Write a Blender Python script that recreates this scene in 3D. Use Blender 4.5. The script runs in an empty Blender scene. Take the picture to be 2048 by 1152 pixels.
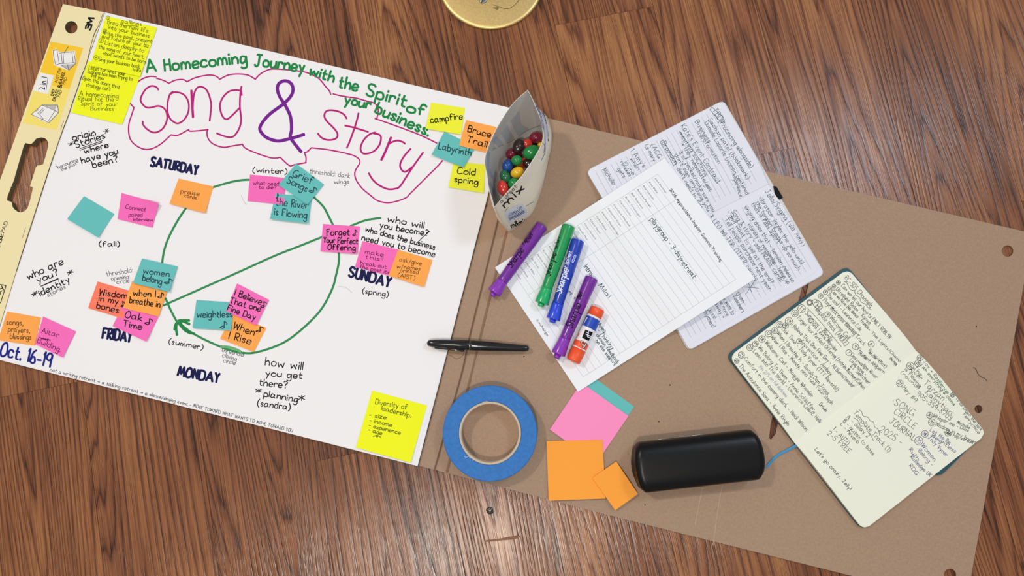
import bpy, bmesh, math, random
import numpy as np
from mathutils import Vector, Matrix
from mathutils.bvhtree import BVHTree
from mathutils.geometry import tessellate_polygon

SC = bpy.context.scene
COL = SC.collection
random.seed(7)

# ------------------------------------------------------------------ camera
FPX, HC, RX, RY = 1527.1, 1.0311, 0.1479, -0.0011
cam_d = bpy.data.cameras.new('camera')
cam_d.sensor_width = 36.0
cam_d.lens = FPX / 2048 * 36.0
cam_d.clip_start = 0.01
cam = bpy.data.objects.new('camera', cam_d)
COL.objects.link(cam)
CM = Matrix.Rotation(RX, 3, 'X') @ Matrix.Rotation(RY, 3, 'Y')
cam.matrix_world = Matrix.Translation((0, 0, HC)) @ CM.to_4x4()
SC.camera = cam

# ------------------------------------------------------------------ light
SC.view_settings.view_transform = 'Standard'
SC.view_settings.look = 'None'
SC.view_settings.gamma = 1.0
SC.view_settings.use_curve_mapping = False
SC.view_settings.exposure = 0.0

world = bpy.data.worlds.new('room_light')
SC.world = world
world.use_nodes = True
wn = world.node_tree.nodes
wl = world.node_tree.links
bg = wn['Background']
tc = wn.new('ShaderNodeTexCoord')
sx = wn.new('ShaderNodeSeparateXYZ')
wr = wn.new('ShaderNodeValToRGB')
mp = wn.new('ShaderNodeMapRange')
wl.new(tc.outputs['Generated'], sx.inputs[0])
wl.new(sx.outputs['X'], mp.inputs['Value'])
mp.inputs['From Min'].default_value = -1
mp.inputs['From Max'].default_value = 1
wl.new(mp.outputs['Result'], wr.inputs['Fac'])
wr.color_ramp.elements[0].color = (1.0, 0.93, 0.88, 1)
wr.color_ramp.elements[1].color = (0.90, 0.95, 1.0, 1)
wl.new(wr.outputs['Color'], bg.inputs['Color'])
bg.inputs['Strength'].default_value = 0.37


def area_light(name, loc, size, power, color, target=(0, 0.1, 0)):
    ld = bpy.data.lights.new(name, 'AREA')
    ld.shape = 'DISK'
    ld.size = size
    ld.energy = power
    ld.color = color
    o = bpy.data.objects.new(name, ld)
    COL.objects.link(o)
    o.location = loc
    o.rotation_euler = (Vector(target) - Vector(loc)).to_track_quat('-Z', 'Y').to_euler()
    return o


area_light('ceiling_light_near', (-0.16, -0.60, 2.35), 0.13, 19.0, (1.0, 0.92, 0.82))
area_light('ceiling_light_left', (-1.25, 0.85, 2.35), 0.18, 20.0, (1.0, 0.93, 0.87))
area_light('cool_fill_right', (1.3, 1.0, 2.35), 0.5, 15.0, (0.74, 0.87, 1.0))  # cool fill added in place of bluish window light from the right


# ------------------------------------------------------------------ pixel rays
CMn = np.array(CM)


def rays(p):
    p = np.atleast_2d(np.asarray(p, float))
    d = np.stack([(p[:, 0] - 1024) / FPX, -(p[:, 1] - 576) / FPX, -np.ones(len(p))], 1)
    return d @ CMn.T


def hit(p, z=0.0):
    d = rays(p)
    t = (np.asarray(z) - HC) / d[:, 2]
    q = d * t[:, None]
    q[:, 2] += HC
    return q


def H(x, y, z=0.0):
    return hit([(x, y)], z)[0]


class Plane:
    def __init__(s, z): s.z = z
    def __call__(s, p, dz=0.0): return hit(p, s.z + dz)


class Height:
    """surface given by a height function z(x, y)"""
    def __init__(s, f, z0): s.f = f; s.z0 = z0
    def __call__(s, p, dz=0.0):
        q = hit(p, s.z0)
        for _ in range(6):
            q = hit(p, s.f(q[:, 0], q[:, 1]) + dz)
        return q


class OnMesh:
    """surface of meshes already built"""
    def __init__(s, mbs, eps=0.00012):
        V, F = [], []
        for m in mbs:
            b = len(V)
            V += [Vector(v) for v in m.V]
            F += [[i + b for i in f] for f in m.F]
        s.bvh = BVHTree.FromPolygons(V, F)
        s.eps = eps
    def __call__(s, p, dz=0.0):
        d = rays(p)
        O = Vector((0, 0, HC))
        vs = [Vector(v).normalized() for v in d]
        hs = [s.bvh.ray_cast(O, v) for v in vs]
        ds = [h[3] for h in hs if h[0] is not None]
        md = sum(ds) / len(ds) if ds else 1.0
        out = []
        dz = np.broadcast_to(dz, (len(vs),))
        for v, h, dd in zip(vs, hs, dz):
            loc = h[0]
            if loc is None:
                loc = s.bvh.find_nearest(O + v * md)[0]
            out.append(loc - v * (s.eps + float(dd)))
        return np.array([tuple(o) for o in out])


# ------------------------------------------------------------------ materials
def lin(h):
    h = h.lstrip('#')
    r = []
    for i in (0, 2, 4):
        c = int(h[i:i + 2], 16) / 255
        r.append(c / 12.92 if c <= 0.04045 else ((c + 0.055) / 1.055) ** 2.4)
    return (*r, 1.0)


MATS = {}


def thin_film(m, k):
    n, l = m.node_tree.nodes, m.node_tree.links
    t = n.new('ShaderNodeBsdfTranslucent')
    t.inputs['Color'].default_value = n['Principled BSDF'].inputs['Base Color'].default_value
    x = n.new('ShaderNodeMixShader')
    x.inputs[0].default_value = k
    l.new(n['Principled BSDF'].outputs[0], x.inputs[1])
    l.new(t.outputs[0], x.inputs[2])
    l.new(x.outputs[0], n['Material Output'].inputs['Surface'])
    return m


def mat(name, col, rough=0.6, metal=0.0, spec=0.4, var=0.0, vscale=300.0, bump=0.0, bscale=900.0, coat=0.0, stretch=None, trans=0.0):
    if name in MATS:
        return MATS[name]
    m = bpy.data.materials.new(name)
    m.use_nodes = True
    n, l = m.node_tree.nodes, m.node_tree.links
    b = n['Principled BSDF']
    b.inputs['Base Color'].default_value = lin(col)
    b.inputs['Roughness'].default_value = rough
    b.inputs['Metallic'].default_value = metal
    b.inputs['Specular IOR Level'].default_value = spec
    b.inputs['Coat Weight'].default_value = coat
    b.inputs['Coat Roughness'].default_value = 0.08
    if var or bump:
        t = n.new('ShaderNodeTexCoord')
        src = t.outputs['Object']
        if stretch:
            mpn = n.new('ShaderNodeMapping')
            mpn.inputs['Scale'].default_value = stretch
            l.new(src, mpn.inputs['Vector'])
            src = mpn.outputs['Vector']
    if var:
        no = n.new('ShaderNodeTexNoise')
        no.inputs['Scale'].default_value = vscale
        no.inputs['Detail'].default_value = 4
        l.new(src, no.inputs['Vector'])
        r = n.new('ShaderNodeValToRGB')
        c = lin(col)
        r.color_ramp.elements[0].position = 0.3
        r.color_ramp.elements[1].position = 0.7
        r.color_ramp.elements[0].color = (*[x * (1 - var) for x in c[:3]], 1)
        r.color_ramp.elements[1].color = (*[min(1, x * (1 + var)) for x in c[:3]], 1)
        l.new(no.outputs['Fac'], r.inputs['Fac'])
        l.new(r.outputs['Color'], b.inputs['Base Color'])
    if bump:
        nb = n.new('ShaderNodeTexNoise')
        nb.inputs['Scale'].default_value = bscale
        nb.inputs['Detail'].default_value = 3
        l.new(src, nb.inputs['Vector'])
        bp = n.new('ShaderNodeBump')
        bp.inputs['Strength'].default_value = bump
        bp.inputs['Distance'].default_value = 0.001
        l.new(nb.outputs['Fac'], bp.inputs['Height'])
        l.new(bp.outputs['Normal'], b.inputs['Normal'])
    MATS[name] = m
    return m


INK = dict(
    black=mat('ink_black', '#101014', 0.55, 0, .12),
    navy=mat('ink_navy', '#10154c', 0.55, 0, .12),
    blue=mat('ink_blue', '#1d2482', 0.55, 0, .12),
    magenta=mat('ink_magenta', '#b81b78', 0.55, 0, .12),
    purple=mat('ink_purple', '#741c90', 0.55, 0, .12),
    green=mat('ink_green', '#1a8644', 0.55, 0, .12),
    lgreen=mat('ink_circle_green', '#2f8a52', 0.55, 0, .12),
    grey=mat('ink_grey', '#54575a', 0.7, 0, .12),
    pencil=mat('ink_pencil', '#3f474b', 0.7, 0, .12),
    olive=mat('ink_olive', '#5a6420', 0.7, 0, .12),
    brown=mat('ink_brown', '#6a4420', 0.7, 0, .12),
    plum=mat('ink_plum', '#6e1450', 0.7, 0, .12),
    teal=mat('ink_dark_teal', '#2b4c55', 0.7, 0, .12),
    print=mat('ink_print', '#23252a', 0.6, 0, .12),
    rule=mat('ink_rule', '#a9adbb', 0.7, 0, .12),
    table=mat('ink_table', '#c3c5c8', 0.7, 0, .12),
    gpen=mat('ink_green_pen', '#2f5c3c', 0.7, 0, .12),
    bpen=mat('ink_violet_pen', '#3d3f80', 0.7, 0, .12),
    white=mat('ink_white', '#e6ecff', 0.5, 0, .12),
    vdark=mat('ink_marker_black', '#1d0f26', 0.5, 0, .12),
    gdark=mat('ink_marker_dark', '#0a2416', 0.5, 0, .12),
)


# ------------------------------------------------------------------ mesh builder
ORG = {}


class MB:
    def __init__(s):
        s.V, s.F, s.M, s.S, s.mats = [], [], [], [], []
        s.k = 0

    def mi(s, m):
        if m not in s.mats:
            s.mats.append(m)
        return s.mats.index(m)

    def add(s, V, F, m, smooth=False):
        b = len(s.V)
        i = s.mi(m)
        s.V += [tuple(map(float, v)) for v in V]
        for f in F:
            s.F.append([x + b for x in f])
            s.M.append(i)
            s.S.append(smooth)

    # --- drawn line on a surface
    def ribbon(s, P, w, m, surf, closed=False, dz=0.0):
        P = np.asarray(P, float)
        keep = [0]
        for i in range(1, len(P)):
            if np.hypot(*(P[i] - P[keep[-1]])) > 0.05:
                keep.append(i)
        P = P[keep]
        if len(P) < 2:
            P = np.vstack([P[0] - (w * .1, 0), P[0] + (w * .1, 0)])
        if not isinstance(surf, Plane):
            Q = [P[0]]
            for i in range(1, len(P)):
                d = np.hypot(*(P[i] - P[i - 1]))
                k = max(1, int(math.ceil(d / 2.0)))
                for j in range(1, k + 1):
                    Q.append(P[i - 1] + (P[i] - P[i - 1]) * j / k)
            P = np.array(Q)
        n = len(P)
        if n > 2:
            D = np.diff(P, axis=0)
            D /= np.hypot(D[:, 0], D[:, 1])[:, None]
            cs = (D[1:] * D[:-1]).sum(1)
            cut = [i + 1 for i in range(n - 2) if cs[i] < .45]
            if cut:
                for a, b in zip([0] + cut, cut + [n - 1]):
                    s.ribbon(P[a:b + 1], w, m, surf, dz=dz)
                return
        T = np.zeros_like(P)
        T[1:-1] = P[2:] - P[:-2]
        T[0] = P[1] - P[0]
        T[-1] = P[-1] - P[-2]
        ln = np.hypot(T[:, 0], T[:, 1])
        ln[ln < 1e-6] = 1
        T /= ln[:, None]
        N = np.stack([-T[:, 1], T[:, 0]], 1) * (w / 2)
        # round-ish caps
        cap0 = [P[0] - T[0] * w * .32 + N[0] * .65, P[0] - T[0] * w * .32 - N[0] * .65]
        cap1 = [P[-1] + T[-1] * w * .32 + N[-1] * .65, P[-1] + T[-1] * w * .32 - N[-1] * .65]
        L = [cap0[0]] + list(P + N) + [cap1[0]]
        R = [cap0[1]] + list(P - N) + [cap1[1]]
        q = []
        for a, b in zip(L, R):
            q += [a, b]
        s.k = (s.k + 1) % 40
        V = surf(np.array(q), dz + 0.00008 + s.k * 3e-6 + np.linspace(0, 2e-5, len(q)))
        F = [(2 * i, 2 * i + 2, 2 * i + 3, 2 * i + 1) for i in range(n + 1)]
        s.add(V, F, m)

    def stroke(s, txt, w, m, surf, tf=(0, 0, 1), sub=5, dz=0.0):
        """txt: 'x,y x,y / ...' smoothed strokes in crop pixels"""
        for part in txt.split('/'):
            P = np.array([[float(c) for c in a.split(',')] for a in part.split()])
            P = P / tf[2] + np.array(tf[:2])
            s.ribbon(smooth(P, sub), w, m, surf, dz=dz)

    def fill(s, P, m, surf, dz=0.0, n=1):
        """flat polygon on a surface, pixel outline"""
        P = np.asarray(P, float)
        s.k = (s.k + 1) % 40
        tri = tessellate_polygon([[Vector((x, y, 0)) for x, y in P]])
        V = surf(P, dz + 0.00005 + s.k * 3e-6)
        F = []
        for t in tri:
            a, b, c = [Vector(V[i]) for i in t]
            F.append(tuple(t) if (b - a).cross(c - a).z > 0 else tuple(reversed(t)))
        s.add(V, F, m)

    def hatch(s, P, m, surf, step=2.0, dz=0.0):
        """fills a pixel polygon on a curved surface with close lines"""
        P = np.asarray(P, float)
        y = P[:, 1].min() + step / 2
        while y < P[:, 1].max():
            xs = []
            for i in range(len(P)):
                a, b = P[i], P[(i + 1) % len(P)]
                if (a[1] - y) * (b[1] - y) < 0:
                    xs.append(a[0] + (b[0] - a[0]) * (y - a[1]) / (b[1] - a[1]))
            xs.sort()
            for x0, x1 in zip(xs[::2], xs[1::2]):
                s.ribbon([(x0, y), (x1, y)], step * 1.1, m, surf, dz=dz)
            y += step

    # --- slab with holes, outlines in pixels on its top face
    def slab(s, out, holes, z0, z1, m, mside=None):
        loops = [np.asarray(out, float)] + [np.asarray(h, float) for h in holes]
        W = [hit(l, z1) for l in loops]
        tri = tessellate_polygon([[Vector((x, y, 0)) for x, y, _ in w] for w in W])
        A = np.vstack(W)
        F = []
        for t in tri:
            a, b, c = [Vector(A[i]) for i in t]
            F.append(tuple(t) if (b - a).cross(c - a).z > 0 else tuple(reversed(t)))
        B = A.copy()
        B[:, 2] = z0
        s.add(A, F, m)
        s.add(B, [tuple(reversed(f)) for f in F], m)
        o = 0
        for w in W:
            n = len(w)
            V = np.vstack([w, B[o:o + n]])
            s.add(V, [(i, (i + 1) % n, n + (i + 1) % n, n + i) for i in range(n)], mside or m)
            o += n

    # --- surface of revolution about an arbitrary axis
    def lathe(s, o, ax, prof, m, seg=32, smooth=True, caps=True, sq=1.0, up=None):
        o = Vector(o)
        ax = Vector(ax).normalized()
        u = Vector(up) if up else (Vector((0, 0, 1)) if abs(ax.z) < .9 else Vector((1, 0, 0)))
        e1 = (u - ax * u.dot(ax)).normalized()
        e2 = ax.cross(e1)
        V, F = [], []
        for x, r in prof:
            for k in range(seg):
                a = 2 * math.pi * k / seg
                V.append(o + ax * x + e1 * (r * math.cos(a) * sq) + e2 * (r * math.sin(a)))
        for i in range(len(prof) - 1):
            for k in range(seg):
                k2 = (k + 1) % seg
                F.append((i * seg + k, i * seg + k2, (i + 1) * seg + k2, (i + 1) * seg + k))
        if caps:
            F.append(tuple(reversed(range(seg))))
            F.append(tuple((len(prof) - 1) * seg + k for k in range(seg)))
        s.add(V, F, m, smooth)

    def grid(s, G, m, thick=0.0, smooth=True, mside=None):
        """G: (nu, nv, 3) array; thick > 0 closes it downwards"""
        nu, nv, _ = G.shape
        V = G.reshape(-1, 3)
        F = [(i * nv + j, (i + 1) * nv + j, (i + 1) * nv + j + 1, i * nv + j + 1) for i in range(nu - 1) for j in range(nv - 1)]
        a, b, c = [Vector(V[k]) for k in F[0][:3]]
        if (b - a).cross(c - a).z < 0:
            F = [tuple(reversed(f)) for f in F]
        s.add(V, F, m, smooth)
        if thick:
            B = V.copy()
            if isinstance(thick, tuple):
                B[:, 2] = thick[0]
            else:
                B[:, 2] -= thick
            s.add(B, [tuple(reversed(f)) for f in F], m, smooth)
            rim = [i * nv for i in range(nu)] + [(nu - 1) * nv + j for j in range(1, nv)] + \
                  [i * nv + nv - 1 for i in range(nu - 2, -1, -1)] + [j for j in range(nv - 2, 0, -1)]
            n = len(rim)
            V2 = np.vstack([V[rim], B[rim]])
            s.add(V2, [(i, (i + 1) % n, n + (i + 1) % n, n + i) for i in range(n)], mside or m)

    def build(s, name, parent=None, org=None):
        A = np.array(s.V)
        if parent is not None:
            org = ORG[parent.name]
        elif org is None:
            org = np.array([(A[:, 0].min() + A[:, 0].max()) / 2, (A[:, 1].min() + A[:, 1].max()) / 2, A[:, 2].min()])
        me = bpy.data.meshes.new(name)
        me.from_pydata([tuple(v) for v in (A - org)], [], s.F)
        for m in s.mats:
            me.materials.append(m)
        me.polygons.foreach_set('material_index', s.M)
        me.polygons.foreach_set('use_smooth', s.S)
        me.update()
        o = bpy.data.objects.new(name, me)
        COL.objects.link(o)
        ORG[o.name] = np.array(org, float)
        if parent is not None:
            o.parent = parent
        else:
            o.location = tuple(org)
        return o


def tag(o, label, cat, group=None):
    o['label'] = label
    o['category'] = cat
    if group:
        o['group'] = group
    return o


def thing(name, label, cat, loc, group=None):
    o = bpy.data.objects.new(name, None)
    o.empty_display_size = 0.02
    COL.objects.link(o)
    o.location = tuple(loc)
    ORG[o.name] = np.array(loc, float)
    return tag(o, label, cat, group)


def smooth(P, sub):
    """Catmull-Rom; repeated points stay sharp"""
    P = np.asarray(P, float)
    if len(P) < 3 or sub < 2:
        return P
    out = []
    n = len(P)
    for i in range(n - 1):
        p1, p2 = P[i], P[i + 1]
        if np.hypot(*(p2 - p1)) < 1e-6:
            continue
        p0 = P[i - 1] if i > 0 else p1
        p3 = P[i + 2] if i + 2 < n else p2
        for k in range(sub):
            t = k / sub
            out.append(.5 * (2 * p1 + (p2 - p0) * t + (2 * p0 - 5 * p1 + 4 * p2 - p3) * t * t + (3 * p1 - p0 - 3 * p2 + p3) * t ** 3))
    out.append(P[-1])
    return np.array(out)


# ------------------------------------------------------------------ handwriting: one stroke per pen move
# first sign = x, second = height letter (e = baseline, j = x-height, n = capital), '-' = straight, '!' = corner
GL = {
 'a': '4i 3j 1j 0h 0f 1e 3f 4h! 4j 4f 5e', 'b': '-0n 0e/0h 1j 3j 4h 4f 3e 1e 0f', 'c': '4i 3j 1j 0h 0f 1e 3e 4f',
 'd': '4i 3j 1j 0h 0f 1e 3e 4g/-4n 4e', 'e': '0g 4h 4i 3j 1j 0h 0f 1e 3e 4f', 'f': '4m 3n 2n 1l 1e/-0j 3j',
 'g': '4i 3j 1j 0h 0f 1e 3f 4i/4j 4c 3a 1a 0b', 'h': '-0n 0e/0h 2j 3j 4h 4e', 'i': '-0j 0e/-0l 0m', 'j': '2j 2c 1a 0a/-2l 2m',
 'k': '-0n 0e/-3j 0g 4e', 'l': '-0n 0e', 'm': '-0j 0e/0h 1j 2j 3h 3e/3h 4j 5j 6h 6e', 'n': '-0j 0e/0h 2j 3j 4h 4e',
 'o': '2j 0i 0f 2e 4f 4i 2j 1j', 'p': '-0j 0a/0i 1j 3j 4h 4f 3e 1e 0f', 'q': '4i 3j 1j 0h 0f 1e 3e 4g/-4j 4a 5b',
 'r': '-0j 0e/0h 1j 3j 3i', 's': '3i 2j 1j 0i 1h 2g 3f 2e 1e 0f', 't': '1m 1f 2e 3e/-0j 3j', 'u': '0j 0f 1e 2e 4g/-4j 4e',
 'v': '-0j 2e 4j', 'w': '-0j 1e 3i 5e 6j', 'x': '-0j 4e/-4j 0e', 'y': '-0j 2f/-4j 1a', 'z': '-0j 4j 0e 4e',
 'A': '-0e 3n 6e/-1h 5h', 'B': '-0n 0e/0n 3n 4l 3j 0j! 3j 4h 4f 3e 0e', 'C': '5m 3n 1m 0j 0g 1e 3e 5f', 'D': '-0n 0e/0n 3n 5l 5g 3e 0e',
 'E': '-4n 0n 0e 4e/-0j 3j', 'F': '-4n 0n 0e/-0j 3j', 'G': '5m 3n 1m 0j 0g 1e 3e 5g/-3h 5h 5e', 'H': '-0n 0e/-4n 4e/-0j 4j',
 'I': '-0n 0e', 'J': '-1n 5n/3n 3g 2e 1e 0f', 'K': '-0n 0e/-4n 0i 4e', 'L': '-0n 0e 4e', 'M': '-0e 1n 3g 5n 6e', 'N': '-0e 0n 4e 4n',
 'O': '3n 1m 0j 0g 1e 3e 5g 5k 4n 2n', 'P': '-0n 0e/0n 3n 4l 3j 0i', 'Q': '3n 1m 0j 0g 1e 3e 5g 5k 4n 2n/-3g 6d', 'R': '-0n 0e/0n 3n 4l 3j 0i/-1i 4e',
 'S': '4m 3n 1n 0l 1j 3i 4g 3e 1e 0f', 'T': '-0n 5n/-2n 2e', 'U': '0n 0g 1e 3e 4g 4n', 'V': '-0n 2e 4n', 'W': '-0n 1e 3l 5e 6n',
 'X': '-0n 4e/-4n 0e', 'Y': '-0n 2j/-4n 2j 2e', 'Z': '-0n 4n 0e 4e',
 '0': '2n 0l 0g 2e 4g 4l 2n', '1': '-0l 1n 1e', '2': '0l 1n 3n 4l 3i 0e! 4e', '3': '0m 2n 4l 3j 1j! 3j 4g 3e 1e 0f', '4': '-3e 3n 0h 5h',
 '5': '-4n 1n 0j/0j 3j 4g 3e 1e 0f', '6': '3n 1l 0h 0f 2e 4f 3i 1i 0g', '7': '-0n 4n 1e', '8': '2j 0l 2n 4l 2j 0g 2e 4g 2j',
 '9': '4l 3n 1n 0l 0j 2i 4k! 4m 4e', '.': '-0e 0f', ',': '-1f 0c', '?': '0m 1n 3n 4l 2j 2h/-2e 2f', '!': '-0n 0h/-0e 0f', ':': '-0e 0f/-0i 0j',
 '-': '-0h 3h', "'": '-0n 0l', '"': '-0n 0l/-1n 1l', '(': '2o 0k 0f 2c', ')': '0o 2k 2f 0c', '/': '-3n 0d', '&': '5e 1l 1n 3n 3l 0h 0f 2e 5i',
 '*': '-0g 4m/-4g 0m/-2n 2f', '+': '-0h 4h/-2j 2f', '>': '-0h 5h/-3j 5h 3f', '~': '-3e 3m/3m 5k 5i/3f 2g 0f 0e 2d 3f', '#': '-1n 0e/-3n 2e/-0k 4k/-0h 4h',
 '[': '-2n 0n 0d 2d', ']': '-0n 2n 2d 0d', '$': '-2e 2n/3n 5m 5j/2f 0f 0d 2e/5g 4g 3f 4e 5g/-5g 5n',
}


def layout(text):
    x, out = 0.0, []
    for ch in text:
        if ch == ' ':
            x += 4.0
            continue
        g = GL.get(ch)
        if g is None:
            continue
        wmax = 0
        for st in g.split('/'):
            straight = st[0] == '-'
            pts = []
            for tok in st.lstrip('-').split():
                p = (int(tok[0]), ord(tok[1]) - ord('e'))
                wmax = max(wmax, p[0])
                pts.append(p)
                if tok.endswith('!'):
                    pts.append(p)
            out.append((straight, np.array(pts, float), x))
        x += wmax + 1.9
    return out, max(x - 1.9, 1.0)


RNG = random.Random(11)


def write(mb, text, p0, p1, h, w, m, surf, sub=None, jit=0.35, slant=0.0, up=None):
    st, W = layout(text)
    p0, p1 = np.array(p0, float), np.array(p1, float)
    d = p1 - p0
    L = np.hypot(*d)
    dx = d / L
    u = np.array([dx[1], -dx[0]]) if up is None else np.array(up, float) / np.hypot(*up)
    sub = sub or (4 if h > 11 else 3 if h > 7 else 2)
    lastx, jy = None, 0
    for straight, P, x in st:
        if x != lastx:
            jy = RNG.uniform(-jit, jit)
            lastx = x
        Q = P.copy()
        Q += np.array([[RNG.uniform(-.18, .18), RNG.uniform(-.2, .2)] for _ in Q]) * (jit / .35)
        q = Q if straight else smooth(Q, sub)
        X = (q[:, 0] + x) / W * L
        Y = (q[:, 1] + jy) / 9 * h
        X = X + slant * Y
        mb.ribbon(p0 + X[:, None] * dx + Y[:, None] * u, w, m, surf)


def lines(mb, surf, m, w, tf, block, hs=1.0, **kw):
    """'text | x0 y0 x1 y1 h' per line, crop pixels"""
    for ln in block.strip().split('\n'):
        t, c = ln.rsplit('|', 1)
        a = [float(v) for v in c.split()]
        f = lambda x, y: (x / tf[2] + tf[0], y / tf[2] + tf[1])
        ww = a[5] if len(a) > 5 else w
        write(mb, t.strip(), f(a[0], a[1]), f(a[2], a[3]), a[4] / tf[2] * hs, ww, m, surf, **kw)


def ring(mb, x, y, r, w, m, surf, r2=None, ang=0.0):
    a = np.linspace(0.3, 0.3 + 2 * math.pi * 1.02, 18)
    r2 = r2 or r
    c, s_ = math.cos(ang), math.sin(ang)
    X, Y = r * np.cos(a), r2 * np.sin(a)
    mb.ribbon(np.stack([x + c * X - s_ * Y, y + s_ * X + c * Y], 1), w, m, surf)


def circled(mb, surf, m, w, tf, block, d):
    """'number | x y r' numbers in rings"""
    d = np.array(d) / np.hypot(*d)
    for ln in block.strip().split('\n'):
        t, c = ln.split('|')
        x, y, r = [float(v) for v in c.split()]
        x, y, r = x / tf[2] + tf[0], y / tf[2] + tf[1], r / tf[2]
        ring(mb, x, y, r, w, m, surf)
        t = t.strip()
        L = r * (.55 if len(t) == 1 else 1.05)
        u = np.array([d[1], -d[0]])
        p = np.array([x, y]) - d * L / 2 - u * r * .45
        write(mb, t, p, p + d * L, r * .95, w, m, surf, sub=2)


def printed(mb, text, p0, p1, h, m, surf, bold=0.0):
    """printed type in Blender's built-in face"""
    cu = bpy.data.curves.new('type', 'FONT')
    cu.body = text
    cu.offset = bold
    cu.resolution_u = 2
    ob = bpy.data.objects.new('type', cu)
    me = bpy.data.meshes.new_from_object(ob)
    V = np.array([v.co[:] for v in me.vertices])
    F = [tuple(p.vertices) for p in me.polygons]
    bpy.data.objects.remove(ob)
    bpy.data.curves.remove(cu)
    bpy.data.meshes.remove(me)
    x0, x1 = V[:, 0].min(), V[:, 0].max()
    p0, p1 = np.array(p0, float), np.array(p1, float)
    d = p1 - p0
    L = np.hypot(*d)
    dx = d / L
    u = np.array([dx[1], -dx[0]])
    X = (V[:, 0] - x0) / (x1 - x0) * L
    Y = V[:, 1] / 0.70 * h
    q = p0 + X[:, None] * dx + Y[:, None] * u
    mb.k = (mb.k + 1) % 40
    W = surf(q, 0.0001 + mb.k * 3e-6)
    out = []
    for f in F:
        a, b, c = [Vector(W[i]) for i in f[:3]]
        out.append(f if (b - a).cross(c - a).z > 0 else tuple(reversed(f)))
    mb.add(W, out, m)


def circle_px(x, y, r, n=28):
    return [(x + r * math.cos(2 * math.pi * k / n), y + r * math.sin(2 * math.pi * k / n)) for k in range(n)]


# ================================================================== FLOOR
GRAIN = math.radians(11.5)
PW = 0.1455


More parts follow.
